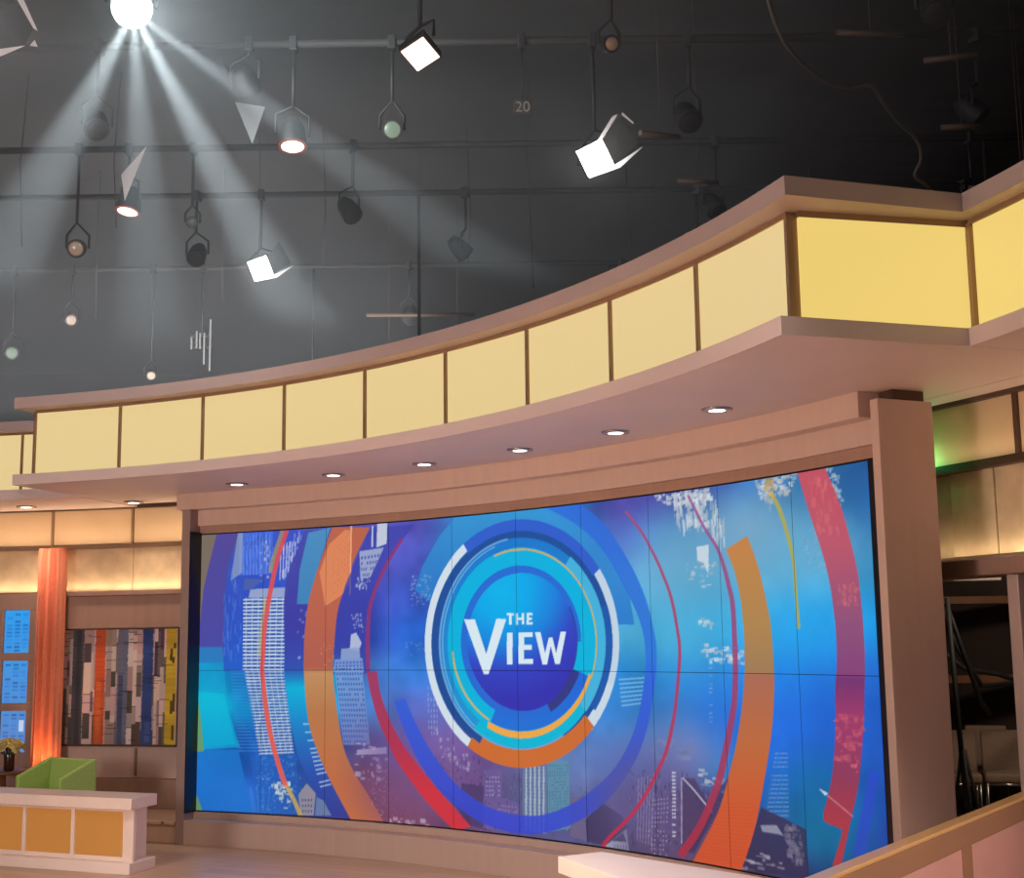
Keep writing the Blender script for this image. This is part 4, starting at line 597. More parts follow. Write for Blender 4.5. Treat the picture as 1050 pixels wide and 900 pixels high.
["poly",[[0.689,1.839],[0.678,1.771],[0.667,1.703],[0.656,1.635],[0.648,1.569],[0.642,1.506],[0.639,1.445],[0.637,1.385],[0.634,1.325],[0.665,1.323],[0.668,1.384],[0.671,1.443],[0.674,1.504],[0.679,1.566],[0.687,1.631],[0.698,1.698],[0.709,1.766],[0.72,1.834]],[190,175,110],0,0.6],
["poly",[[0.865,2.428],[0.842,2.372],[0.818,2.314],[0.795,2.259],[0.776,2.209],[0.762,2.166],[0.751,2.13],[0.742,2.096],[0.732,2.061],[0.773,2.052],[0.783,2.087],[0.792,2.12],[0.803,2.156],[0.817,2.197],[0.836,2.246],[0.858,2.301],[0.882,2.359],[0.905,2.415]],[170,150,95],0,0.7]
]
CABLE_PTS = [[1.567, 7.6, 5.564], [1.708, 7.9, 5.424], [1.891, 8.2, 5.383], [2.117, 8.5, 5.378], [2.33, 8.7, 5.406], [2.512, 8.8, 5.461], [2.645, 9.0, 5.422], [2.802, 9.2, 5.363], [2.964, 9.4, 5.336], [3.048, 9.5, 5.283], [3.081, 9.6, 5.207], [3.062, 9.7, 5.129], [3.178, 9.8, 5.086], [3.313, 10.0, 5.06]]

# ------------------------------------------------------------------ the setting
fl = MB()
fl.box((-16, -4, -0.12), (14, 27, 0.0))
tag(fl.build('floor', M['floor']), kind='structure')
MB().box((-16, -4, 7.2), (14, 27, 7.3)).build('ceiling', M['void'])['kind'] = 'structure'
MB().box((-16, 26.8, 0), (14, 27, 7.2)).build('wall_back', M['void'])['kind'] = 'structure'
MB().box((-16, 2, 0), (-15.8, 26.8, 7.2)).build('wall_left', M['void'])['kind'] = 'structure'
MB().box((13.8, 2, 0), (14, 26.8, 7.2)).build('wall_right', M['void'])['kind'] = 'structure'

# platform on the left, struck from the same centre
pf = MB()
pf.arc(9.24, 10.06, 68.2, 96, 0.0, 0.16)
pf.arc(9.20, 10.06, 68.2, 96, 0.16, 0.19)
pf.arc(9.66, 10.06, 60, 68.2, 0.0, 0.19)
tag(pf.build('trim_1', M['floor'], bevel=0.006), kind='structure')

# curved wall behind the left wing
wl = MB()
wl.arc(10.06, 10.25, 60, 96, 0.0, 3.3)
wl = tag(wl.build('wall_curved_left', M['laminate_dark']), kind='structure')
for a, b in ((64.44, 69.44), (69.44, 74.44), (74.44, 79.44), (79.44, 84.44), (84.44, 89.4)):
    MB().arc(9.99, 10.06, a + 0.07, b - 0.07, 2.70, 3.04).build('upper_panel', M['tan_panel'], wl, bevel=0.004)
for a, b in ((64.4, 69.4), (69.4, 74.40), (74.40, 79.2), (79.2, 84.2), (84.2, 89.4)):
    MB().arc(10.0, 10.06, a + 0.015, b - 0.015, 2.24, 2.655).build('lower_panel', M['gold_panel'], wl, bevel=0.004)
for a in (69.44, 74.44, 79.44, 84.44):
    MB().arc(9.975, 10.06, a - 0.07, a + 0.07, 2.69, 3.045).build('mullion', M['mullion'], wl)
MB().arc(9.95, 10.06, 61, 96, 2.655, 2.69).build('rail', M['mullion'], wl, bevel=0.004)
MB().arc(9.95, 10.06, 61, 96, 3.04, 3.07).build('rail', M['rail'], wl)
lg = MB()
lg.arc(9.86, 10.06, 61, 79.2, 2.19, 2.235)
lg.arc(9.90, 10.06, 61, 79.2, 1.877, 2.19)
lg.build('ledge', M['laminate_dark'], wl, bevel=0.006)
wn = MB()
wn.arc(9.97, 10.06, 61, 79.2, 0.466, 0.76)
wn.build('wainscot', M['laminate'], wl, bevel=0.005)
MB().arc(9.955, 10.06, 73.70, 73.84, 0.49, 0.745).build('mullion', M['mullion'], wl)
MB().arc(9.93, 10.06, 61, 79.2, 0.19, 0.462).build('base_panel', M['laminate_dark'], wl, bevel=0.005)

# curved wall behind the right wing, with the way through to backstage
wr = MB()
wr.arc(10.06, 10.2, 8, 28.5, 2.03, 3.3)
wr.arc(10.06, 10.2, 8, 20.5, 0.0, 2.03)
wr = tag(wr.build('wall_curved_right', M['laminate_dark']), kind='structure')
for a, b in ((17.8, 22.8), (22.8, 27.8), (12.8, 17.8)):
    MB().arc(9.99, 10.06, a + 0.08, b - 0.08, 2.69, 3.035).build('upper_panel', M['tan_panel'], wr, bevel=0.004)
for a, b in ((26.12, 28.2), (24.1, 26.08), (19.1, 24.06), (14.1, 19.06)):
    MB().arc(10.0 if a < 26 else 10.03, 10.06, a + 0.01, b - 0.01, 2.15, 2.64).build('lower_panel', M['gold_panel'], wr, bevel=0.004)
for a in (17.8, 22.8):
    MB().arc(9.97, 10.06, a - 0.09, a + 0.09, 2.69, 3.035).build('mullion', M['rail'], wr)
MB().arc(9.95, 10.06, 8, 28.2, 2.64, 2.69).build('rail', M['rail'], wr, bevel=0.004)
MB().arc(9.95, 10.06, 8, 28.2, 3.03, 3.07).build('rail', M['rail'], wr)
MB().arc(9.9, 10.06, 8, 28.2, 2.03, 2.125).build('ledge', M['laminate_dark'], wr, bevel=0.006)
MB().arc(9.97, 10.2, 23.15, 23.64, 0.0, 2.03).build('post', M['laminate'], wr, bevel=0.004)
MB().arc(10.1, 10.16, 20.5, 23.15, 0.0, 2.03).build('navy_drape', M['navy'], wr)
# backstage room shell
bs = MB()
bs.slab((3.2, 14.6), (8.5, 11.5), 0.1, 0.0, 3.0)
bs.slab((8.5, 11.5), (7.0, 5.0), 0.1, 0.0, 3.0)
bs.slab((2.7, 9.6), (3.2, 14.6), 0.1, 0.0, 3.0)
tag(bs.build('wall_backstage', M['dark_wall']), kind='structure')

# ------------------------------------------------------------------ window in the left wall
win = tag(MB().arc(10.0, 10.06, 80.0, 96, 0.19, 2.23).build('window_1', M['laminate_dark']), kind='structure')
WIN_COLS = ((80.56, 82.13), (82.62, 84.19), (84.68, 86.25))
WIN_ROWS = ((1.655, 2.07), (1.17, 1.578), (0.70, 1.095))
fr = MB()
for zz in ((2.07, 2.23), (1.578, 1.655), (1.095, 1.17), (0.55, 0.70)):
    fr.arc(9.95, 10.0, 80.05, 86.75, *zz)
for a, b in ((80.05, 80.56), (82.13, 82.62), (84.19, 84.68), (86.25, 86.75)):
    fr.arc(9.952, 10.0, a, b, 0.55, 2.23)
fr.build('window_frame', M['laminate_dark'], win, bevel=0.004)


def col_attr(me, name, rgb):
    """rgb: (n,3) 0..1 sRGB per vertex"""
    rgb = np.clip(rgb, 0, 1)
    l = np.where(rgb <= 0.04045, rgb / 12.92, ((rgb + 0.055) / 1.055) ** 2.4)
    a = me.color_attributes.new(name, 'FLOAT_COLOR', 'POINT')
    out = np.ones((len(me.vertices), 4), np.float32)
    out[:, :3] = l
    a.data.foreach_set('color', out.ravel())


def grid_mesh(name, P):
    """P: (rows, cols, 3) points -> open grid mesh"""
    r, c = P.shape[:2]
    idx = np.arange(r * c).reshape(r, c)
    q = np.stack([idx[:-1, :-1], idx[:-1, 1:], idx[1:, 1:], idx[1:, :-1]], -1).reshape(-1, 4)
    me = bpy.data.meshes.new(name)
    me.vertices.add(r * c)
    me.vertices.foreach_set('co', P.reshape(-1).astype(np.float32))
    me.loops.add(q.size)
    me.loops.foreach_set('vertex_index', q.ravel().astype(np.int32))
    me.polygons.add(len(q))
    me.polygons.foreach_set('loop_start', (np.arange(len(q)) * 4).astype(np.int32))
    me.update()
    me.validate()
    return me


rng = np.random.default_rng(7)
M['city_pane'] = painted('city_view_pane', 'city', emit=True)
for (a, b) in WIN_COLS:
    for ri, (z0, z1) in enumerate(WIN_ROWS):
        nr, nc = 60, 44
        th = np.linspace(b, a, nc)
        zz = np.linspace(z0, z1, nr)
        Pm = np.zeros((nr, nc, 3))
        Pm[..., 0] = CX + 9.985 * np.cos(th * D2R)[None]
        Pm[..., 1] = CY + 9.985 * np.sin(th * D2R)[None]
        Pm[..., 2] = zz[:, None]
        c = np.zeros((nr, nc, 3))
        hgt = (zz - 0.7) / 1.37
        c[:] = (np.array([[44, 156, 232]]) * hgt[:, None] + np.array([[96, 136, 200]]) * (1 - hgt[:, None]))[:, None] / 255
        for w0 in (4, 17, 30):                    # columns of far office windows
            for k in range(2, 57, 5):
                if rng.random() < 0.8:
                    s = rng.uniform(0.68, 0.97)
                    c[k:k + 3, w0:w0 + 9] *= np.array([s, s, min(1, s + .12)])
        if ri == 2:
            c[4:10, :] = c[4:10, :] * .5 + np.array([150, 150, 190]) / 255 * .5
            c[30:46, 30:38] = np.array([190, 205, 235]) / 255
        me = grid_mesh('pane', Pm)
        col_attr(me, 'city', c.reshape(-1, 3))
        me.materials.append(M['city_pane'])
        link('pane', me, win)

# ------------------------------------------------------------------ the curved canopy with its light panels
can = thing('canopy', 'long curved canopy with nine yellow light panels above the large screen', 'canopy', pol(8.6, 45, 3.05))
cp = MB()
cp.arc(8.06, 9.4, 17.8, 74.4, 3.717, 3.81, 1.0)
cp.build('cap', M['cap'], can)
so = MB()
so.arc(8.01, 9.75, 17.8, 74.05, 3.055, 3.143, 1.0)
so.build('soffit', M['soffit'], can)
bk = MB()
bk.arc(8.26, 9.35, 19.5, 73.6, 3.143, 3.717, 1.0)
bk.build('carcass', M['laminate_dark'], can)
DIV = [73.55 - 6.02 * i for i in range(10)]
for i in range(9):
    MB().arc(8.2, 8.25, DIV[i + 1] + 0.09, DIV[i] - 0.09, 3.15, 3.69, 1.0).build('light_panel', M['light_panel'], can)
MB().arc(8.19, 8.26, DIV[9], DIV[0], 3.69, 3.717, 1.0).build('trim_strip', M['mullion'], can)
for i in range(10):
    MB().arc(8.185, 8.27, DIV[i] - 0.09, DIV[i] + 0.09, 3.143, 3.70, 1.0).build('mullion', M['mullion'], can)
ra, rb = pol(8.24, DIV[9] - 0.25), pol(9.12, 18.55)
MB().slab(ra, rb, 0.05, 3.15, 3.685).build('light_panel', M['light_panel_deep'], can)
MB().slab(ra, rb, 0.06, 3.685, 3.717).build('trim_strip', M['mullion'], can)

wcan = thing('canopy', 'short set-back canopy wing behind the left end of the long canopy', 'canopy', pol(9.2, 80, 3.05))
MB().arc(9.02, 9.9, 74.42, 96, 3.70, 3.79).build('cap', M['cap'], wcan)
MB().arc(8.95, 10.06, 74.07, 96, 3.05, 3.14).build('soffit', M['soffit'], wcan)
MB().arc(9.22, 9.8, 74.42, 96, 3.14, 3.70).build('carcass', M['laminate_dark'], wcan)
LD = [78.6 + 5.6 * i for i in range(4)]
for a, b in [(74.6, LD[0])] + list(zip(LD[:-1], LD[1:])):
    MB().arc(9.15, 9.2, a + 0.08, b - 0.08, 3.14, 3.68).build('light_panel', M['light_panel'], wcan)
for a in LD:
    MB().arc(9.14, 9.22, a - 0.08, a + 0.08, 3.14, 3.70).build('mullion', M['mullion'], wcan)
MB().arc(9.14, 9.22, 74.6, 96, 3.68, 3.70).build('trim_strip', M['mullion'], wcan)

rcan = thing('canopy', 'set-back canopy wing at the right edge beyond the canopy corner', 'canopy', pol(9.4, 12, 3.05))
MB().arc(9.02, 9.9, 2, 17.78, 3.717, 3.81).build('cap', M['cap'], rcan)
so = MB()
so.arc(9.01, 10.06, 2, 17.78, 3.055, 3.143)
so.arc(9.76, 10.06, 17.78, 28.4, 3.055, 3.143)
so.build('soffit', M['soffit'], rcan)
MB().arc(9.2, 9.85, 2, 18.3, 3.143, 3.717).build('carcass', M['laminate_dark'], rcan)
for a, b in ((12.4, 18.35), (6.4, 12.4)):
    MB().arc(9.13, 9.18, a + 0.09, b - 0.09, 3.15, 3.69).build('light_panel', M['light_panel_deep'], rcan)
for a in (6.4, 12.4, 18.45):
    MB().arc(9.12, 9.2, a - 0.08, a + 0.08, 3.143, 3.70).build('mullion', M['mullion'], rcan)
MB().arc(9.12, 9.2, 2, 18.4, 3.69, 3.717).build('trim_strip', M['mullion'], rcan)

# ------------------------------------------------------------------ the surround of the screen
fr = thing('screen_surround', 'pinkish brown architectural surround framing the large curved screen', 'screen surround', pol(9.4, 45, 0))
bx = MB()
bx.arc(9.2, 9.45, 25.05, 68.5, 2.91, 3.055, 0.8)
bx.build('header_box', M['laminate'], fr)
MB().arc(9.32, 9.6, 24.6, 68.0, 2.77, 2.91, 0.8).build('header_strip', M['laminate'], fr)
MB().arc(9.352, 9.6, 24.6, 68.0, 2.70, 2.77, 0.8).build('header_reveal', M['laminate_dark'], fr)
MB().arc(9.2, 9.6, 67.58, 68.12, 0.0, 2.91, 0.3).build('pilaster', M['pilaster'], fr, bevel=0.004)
MB().arc(9.203, 9.6, 67.50, 67.578, 0.262, 2.71, 0.3).build('dark_reveal', M['screen_edge'], fr)
MB().arc(9.2, 9.58, 24.04, 24.44, 0.0, 2.99, 0.3).build('pilaster', M['laminate'], fr, bevel=0.004)
MB().arc(9.34, 9.56, 24.3, 24.98, 2.99, 3.055, 0.3).build('shadow_slab', M['rail'], fr)  # dark slab put in the gap where there is only shadow
pl = MB()
pl.arc(9.2, 9.6, 24.46, 67.57, 0.0, 0.205, 0.8)
pl.arc(9.335, 9.6, 24.46, 67.57, 0.205, 0.262, 0.8)
pl.build('plinth', M['laminate'], fr, bevel=0.003)

# ------------------------------------------------------------------ the video wall
W_U, H_V, CELL = 6.805, 2.4192, 0.0034
NX, NY = 2000, 712
canvas = np.zeros((NY, NX, 3), np.float32)        # row 0 = bottom


def vnoise(shape, cells, seed):
    g = np.random.default_rng(seed).random((cells[0] + 2, cells[1] + 2))
    y = np.linspace(0, cells[0], shape[0])
    x = np.linspace(0, cells[1], shape[1])
    y0, x0 = y.astype(int), x.astype(int)
    fy, fx = (y - y0)[:, None], (x - x0)[None]
    fy, fx = fy * fy * (3 - 2 * fy), fx * fx * (3 - 2 * fx)
    a = g[y0][:, x0] * (1 - fx) + g[y0][:, x0 + 1] * fx
    b = g[y0 + 1][:, x0] * (1 - fx) + g[y0 + 1][:, x0 + 1] * fx
    return a * (1 - fy) + b * fy


def base_sky():
    gu, gv = np.array(SCREEN_GRID['u']), np.array(SCREEN_GRID['v'])[::-1]
    gc = np.array(SCREEN_GRID['c'], float)[::-1]
    u = (np.arange(NX) + .5) * CELL
    v = (np.arange(NY) + .5) * CELL
    i = np.clip(np.searchsorted(gu, u) - 1, 0, len(gu) - 2)
    j = np.clip(np.searchsorted(gv, v) - 1, 0, len(gv) - 2)
    fx = np.clip((u - gu[i]) / (gu[i + 1] - gu[i]), 0, 1)
    fy = np.clip((v - gv[j]) / (gv[j + 1] - gv[j]), 0, 1)
    fx, fy = fx * fx * (3 - 2 * fx), fy * fy * (3 - 2 * fy)
    fx, fy = fx[None, :, None], fy[:, None, None]
    a = gc[j][:, i] * (1 - fx) + gc[j][:, i + 1] * fx
    b = gc[j + 1][:, i] * (1 - fx) + gc[j + 1][:, i + 1] * fx
    c = a * (1 - fy) + b * fy
    n = vnoise((NY, NX), (5, 13), 1) * .55 + vnoise((NY, NX), (11, 29), 2) * .3 + vnoise((NY, NX), (30, 80), 3) * .15
    n = (n - .5)[..., None]
    return c * (1 + .45 * n) + 26 * n


def fill(pts, colour, alpha):
    """scan-line fill of a polygon given in metres; colour may be a function of the row's height"""
    p = np.asarray(pts, float) / CELL
    x, y = p[:, 0], p[:, 1]
    x2, y2 = np.roll(x, -1), np.roll(y, -1)
    r0, r1 = max(0, int(math.ceil(y.min() - .5))), min(NY - 1, int(math.floor(y.max() - .5)))
    for r in range(r0, r1 + 1):
        yc = r + .5
        k = (y <= yc) != (y2 <= yc)
        if not k.any():
            continue
        xs = np.sort(x[k] + (yc - y[k]) / (y2[k] - y[k]) * (x2[k] - x[k]))
        c = colour(yc * CELL) if callable(colour) else colour
        for a, b in zip(xs[::2], xs[1::2]):
            i0, i1 = max(0, int(round(a))), min(NX, int(round(b)))
            if i1 > i0:
                canvas[r, i0:i1] = canvas[r, i0:i1] * (1 - alpha) + np.asarray(c, np.float32) * alpha


def quad_pt(q, s, t):                              # q: top-left, top-right, bottom-right, bottom-left
    a = q[0] * (1 - s) + q[1] * s
    b = q[3] * (1 - s) + q[2] * s
    return a * (1 - t) + b * t


def paint_screen():
    canvas[:] = base_sky()
    for k, op in enumerate(SCREEN_ART):
        R = np.random.default_rng(100 + k)
        if op[0] == 'poly':
            _, pts, c, c2, a = op
            if c2:
                vs = [q[1] for q in pts]
                lo, hi = min(vs), max(vs)
                c, c2 = np.array(c, float), np.array(c2, float)
                fill(pts, lambda v: c2 + (c - c2) * np.clip((v - lo) / (hi - lo + 1e-9), 0, 1), a)
            else:
                fill(pts, c, a)
        elif op[0] == 'band':
            _, pts, stops, a = op
            st = sorted(stops)
            sv = [s[0] for s in st]
            sc = np.array([s[1] for s in st], float)
            fill(pts, lambda v: np.array([np.interp(v, sv, sc[:, i]) for i in range(3)]), a)
        elif op[0] == 'grid':
            _, q, nx, ny, fx, fy, c, a, drop = op
            q = np.array(q)
            for i in range(nx):
                for j in range(ny):
                    if R.random() < drop:
                        continue
                    s0, s1 = (i + .5 - fx / 2) / nx, (i + .5 + fx / 2) / nx
                    t0, t1 = (j + .5 - fy / 2) / ny, (j + .5 + fy / 2) / ny
                    fill([quad_pt(q, s0, t0), quad_pt(q, s1, t0), quad_pt(q, s1, t1), quad_pt(q, s0, t1)], c, a)
        elif op[0] == 'shards':
            _, pts, n, sx, sy, c, a = op
            pts = np.array(pts)
            tri = [(pts[0], pts[i], pts[i + 1]) for i in range(1, len(pts) - 1)]
            ar = np.array([abs((t[1][0] - t[0][0]) * (t[2][1] - t[0][1]) - (t[2][0] - t[0][0]) * (t[1][1] - t[0][1])) for t in tri])
            for _i in range(n):
                t = tri[R.choice(len(tri), p=ar / ar.sum())]
                s, w = R.random(2)
                if s + w > 1:
                    s, w = 1 - s, 1 - w
                o = t[0] + (t[1] - t[0]) * s + (t[2] - t[0]) * w
                dx, dy = sx * R.uniform(.25, 1.), sy * R.uniform(.25, 1.)
                fill([(o[0] - dx / 2, o[1] - dy / 2), (o[0] + dx / 2, o[1] - dy / 2), (o[0] + dx / 2, o[1] + dy / 2), (o[0] - dx / 2, o[1] + dy / 2)],
                     np.array(c) * R.uniform(.8, 1.05), a * R.uniform(.6, 1))
        elif op[0] == 'blob':
            _, (cu, cv), su, sv, c, a = op
            u = ((np.arange(NX) + .5) * CELL - cu) / su
            v = ((np.arange(NY) + .5) * CELL - cv) / sv
            w = (np.exp(-.5 * (u * u))[None] * np.exp(-.5 * (v * v))[:, None] * a)[..., None]
            canvas[:] = canvas * (1 - w) + np.array(c, np.float32) * w
        elif op[0] == 'ball':
            _, (cu, cv), du, dv = op
            u = ((np.arange(NX) + .5) * CELL - cu) / (du / 2)
            v = ((np.arange(NY) + .5) * CELL - cv) / (dv / 2)
            U, V = np.meshgrid(u, v)
            msk = U * U + V * V < 1
            d = np.clip(np.hypot((U + .35) * .8, V - .75) / 1.6, 0, 1)
            stops = np.array([[0, 180, 238], [0, 168, 236], [20, 128, 222], [48, 66, 196], [50, 48, 176]], float)
            for i in range(3):
                canvas[..., i][msk] = np.interp(d[msk], [0, .25, .5, .72, 1], stops[:, i])


paint_screen()
sub = canvas.reshape(NY // 2, 2, NX // 2, 2, 3).mean((1, 3)) / 255.0
sub = sub * 0.95 + sub.mean(-1, keepdims=True) * 0.03 + 0.012      # greyed and lifted for glare veil and ambient reflection, one sample per vertex
vw = thing('video_screen', 'large curved video wall of twenty tiles showing a round blue logo over a city', 'screen', pol(SCREEN_R, 46.7, 0.27))
M['screen'] = painted('screen_picture', 'picture', emit=True, rough=0.35)
MB().arc(SCREEN_R + 0.004, SCREEN_R + 0.09, 24.5, 67.56, 0.25, 2.70, 0.8).build('bezel', M['screen_edge'], vw)
nv, nu = sub.shape[:2]
per, rows = nu // 10, nv // 2
for r in range(2):
    for k in range(10):
        c = sub[r * rows:(r + 1) * rows, k * per:(k + 1) * per]
        gap = 0.0018
        uu = np.linspace(k * 0.6805 + gap, (k + 1) * 0.6805 - gap, per)
        vv = np.linspace(r * 1.2096 + gap, (r + 1) * 1.2096 - gap, rows) + 0.2717
        th = np.radians(SCREEN_TH0) - uu / SCREEN_R
        Pm = np.zeros((rows, per, 3))
        Pm[..., 0] = CX + SCREEN_R * np.cos(th)[None]
        Pm[..., 1] = CY + SCREEN_R * np.sin(th)[None]
        Pm[..., 2] = vv[:, None]
        me = grid_mesh('screen_tile', Pm)
        col_attr(me, 'picture', c.reshape(-1, 3))
        me.materials.append(M['screen'])
        link('screen_tile', me, vw)

# ------------------------------------------------------------------ downlights in the soffits
DL = [(8.81, 62.52, 'recessed downlight in the canopy soffit, above the left end of the screen'),
      (8.81, 55.78, 'recessed downlight in the canopy soffit, second from the left above the screen'),
      (8.81, 49.44, 'recessed downlight in the canopy soffit, just left of the round logo'),
      (8.81, 42.87, 'recessed downlight in the canopy soffit, directly above the round logo'),
      (8.81, 36.48, 'recessed downlight in the canopy soffit, second from the right above the screen'),
      (8.81, 30.03, 'recessed downlight in the canopy soffit, nearest the right end of the screen'),
      (9.55, 79.68, 'recessed downlight over the window at the far left'),
      (9.55, 72.81, 'recessed downlight over the striped abstract picture')]
for R, th, lab in DL:
    p0 = pol(R, th, 3.055 if R < 9 else 3.05)
    t = thing('downlight', lab, 'ceiling light', p0, 0, 'recessed downlights', world_parts=False)
    MB().lathe([(0.075, -0.012), (0.092, -0.010), (0.095, -0.001), (0.075, -0.001)], 28).build('trim_ring', M['chrome'], t)
    MB().lathe([(0.074, -0.009), (0.05, -0.012), (0.002, -0.013)], 24).build('lens', M['downlight'], t)
    spot_lamp('downlight_beam', p0 + Vector((0, 0, -0.03)), p0 + Vector((0.0, 0.02, -3)), 30 if R > 9 else 14, (1.0, 0.82, 0.72), 110, 0.8, 0.05)

# concealed cove strips under the lower panels; upper ones added to brighten their panels
for R, ths, z, e in ((9.94, (67.0, 71.9, 76.6, 81.9, 86.5), 2.25, 1.0), (9.94, (25.2, 21.0, 16.5), 2.14, 0.65), (9.84, (67.0, 71.9, 77.0, 81.9, 86.9), 2.70, 1.35), (9.90, (25.3, 20.3), 2.70, 0.45)):
    for th in ths:
        q = pol(R, th, z)
        o = area_lamp('cove_and_fill_strip', q, pol(R + 0.055, th, z + 0.3), e, (1.0, 0.80, 0.58), 0.80, 0.03)
        tx = Vector((-math.sin(th * D2R), math.cos(th * D2R), 0))
        dz = -(Vector((math.cos(th * D2R), math.sin(th * D2R), 0)) * 0.2 + Vector((0, 0, 1))).normalized()
        o.rotation_euler = Matrix((tx, dz.cross(tx), dz)).transposed().to_euler()

# ------------------------------------------------------------------ orange drape between window and picture
dr = MB()
n = 120
R0 = 9.80
front, back = [], []
for i in range(n + 1):
    t = i / n
    a = 79.72 - 1.72 * t
    w = 0.03 * math.sin(t * 2 * math.pi * 3.2 + .6) + 0.008 * math.sin(t * 2 * math.pi * 7 + 1)
    front.append((R0 + w, a))
vs, fs = [], []
for i, (R, a) in enumerate(front):
    for k, z in enumerate((0.20, 0.9, 1.8, 2.66)):
        spread = 1 + 0.06 * (1 - k / 3)
        vs.append(pol(R, 78.82 + (a - 78.82) * spread, z))
        vs.append(pol(R + 0.012, 78.82 + (a - 78.82) * spread, z))
for i in range(n):
    for k in range(3):
        b, c = i * 8 + k * 2, (i + 1) * 8 + k * 2
        fs += [(b, c, c + 2, b + 2), (b + 1, b + 3, c + 3, c + 1)]
    b, c = i * 8, (i + 1) * 8
    fs += [(b, b + 1, c + 1, c), (b + 6, c + 6, c + 7, b + 7)]
e = n * 8
fs += [(0, 2, 3, 1), (2, 4, 5, 3), (4, 6, 7, 5), (e, e + 1, e + 3, e + 2), (e + 2, e + 3, e + 5, e + 4), (e + 4, e + 5, e + 7, e + 6)]
dr.add(vs, fs, True)
tag(dr.build('drape', M['curtain']), 'tall orange pleated drape between the blue window and the striped picture', 'curtain')
ul = thing('floor_uplight', 'small floor uplight glowing at the foot of the orange drape', 'lamp', pol(9.62, 78.7, 0.19), 0, None, False)
MB().lathe([(0.06, 0.0), (0.065, 0.02), (0.055, 0.16), (0.048, 0.16)], 20).build('housing', M['lamp_black'], ul)
MB().lathe([(0.046, 0.158), (0.02, 0.163), (0.001, 0.164)], 20).build('lens', glow('uplight_lens', (255, 170, 90), 8.0), ul)
spot_lamp('uplight_beam', pol(9.62, 78.7, 0.38), pol(9.86, 78.75, 2.2), 26, (1.0, 0.42, 0.2), 80, 0.8, 0.04)

# ------------------------------------------------------------------ abstract striped picture
art = thing('picture', 'wide abstract picture with charcoal, orange, blue and yellow vertical stripes', 'picture', pol(9.96, 75, 0.76))
NRa, NCa = 150, 190
AR = np.random.default_rng(21)
cv = np.zeros((NRa, NCa, 3))
cv[:] = np.array([176, 152, 142])
x = 0
while x < NCa:                                   # collage of pale vertical strips cut into blocks
    w = int(AR.integers(4, 12))
    y = 0
    while y < NRa:
        h = int(AR.integers(8, 46))
        g = AR.choice([.45, .62, .8, .92, 1.0, 1.1, 1.18])
        cv[y:y + h, x:x + w] = np.array([188, 164, 156]) * g + AR.normal(0, 5, 3)
        if AR.random() < .4:
            cv[y:y + 1, x:x + w] = (70, 58, 56)
        y += h
    x += w


def stripe(x0, x1, c, ragged, seed, y0=0.0, y1=1.0):
    Rr = np.random.default_rng(seed)
    for yy in range(int(y0 * NRa), int(y1 * NRa)):
        a = int(x0 * NCa + .3 * Rr.normal(0, ragged))
        b = int(x1 * NCa + .3 * Rr.normal(0, ragged))
        f = 0.95 + 0.05 * math.sin(yy * .11 + seed) + Rr.normal(0, .03)
        cv[yy, max(0, a):b] = np.array(c) * f


stripe(0.13, 0.22, (78, 78, 82), 1.0, 1)
stripe(0.16, 0.20, (56, 56, 62), 0.8, 2)
stripe(0.315, 0.40, (214, 92, 46), 0.8, 3)
stripe(0.33, 0.37, (226, 110, 52), 0.5, 4, 0, .55)
stripe(0.50, 0.585, (112, 116, 136), 0.6, 5)
stripe(0.51, 0.55, (78, 84, 112), 0.6, 6, 0.0, .6)
stripe(0.71, 0.795, (56, 78, 138), 0.4, 7)
stripe(0.735, 0.78, (78, 100, 160), 1.0, 8, 0.03, .2)
stripe(0.905, 0.99, (222, 186, 48), 0.5, 9)
for k in range(9):
    yy, xx = int(AR.integers(0, NRa - 25)), int(AR.integers(176, 186))
    cv[yy:yy + int(AR.integers(6, 24)), xx:xx + 4] = (96, 74, 40)
for k in range(60):
    yy, xx = int(AR.integers(0, NRa - 2)), int(AR.integers(0, NCa - 20))
    cv[yy, xx:xx + int(AR.integers(5, 20))] *= .55
Pa = np.zeros((NRa, NCa, 3))
tha = np.linspace(78.75, 71.28, NCa) * D2R
Pa[..., 0] = CX + 9.955 * np.cos(tha)[None]
Pa[..., 1] = CY + 9.955 * np.sin(tha)[None]
Pa[..., 2] = np.linspace(0.775, 1.865, NRa)[:, None]
me = grid_mesh('canvas', Pa)
col_attr(me, 'paint', cv.reshape(-1, 3) / 255)
me.materials.append(painted('picture_paint', 'paint', rough=0.35))
link('canvas', me, art)
af = MB()
af.arc(9.957, 10.0, 71.25, 78.8, 0.765, 1.872)
af.build('backing', M['rail'], art)
ab = MB()
ab.arc(9.935, 9.957, 71.25, 78.8, 0.762, 0.78)
ab.build('bottom_ledge', M['rail'], art)

# ------------------------------------------------------------------ green armchair
gc = thing('armchair', 'low green upholstered armchair with sloping arms beside the orange drape', 'armchair', (-4.02, 11.91, 0.0), -35 * D2R, None, False)
# local x = width, local -y = front
W2, TH = 0.315, 0.05
side = [(0.22, 0.10), (0.22, 0.74), (0.19, 0.74), (-0.15, 0.60), (-0.15, 0.10)]


def side_panel(x0, x1):
    b = MB()
    vs = [(x0, y, z) for y, z in side] + [(x1, y, z) for y, z in side]
    k = len(side)
    b.add(vs, [tuple(range(k)), tuple(range(2 * k - 1, k - 1, -1))] + [(i, i + k, (i + 1) % k + k, (i + 1) % k) for i in range(k)])
    return b


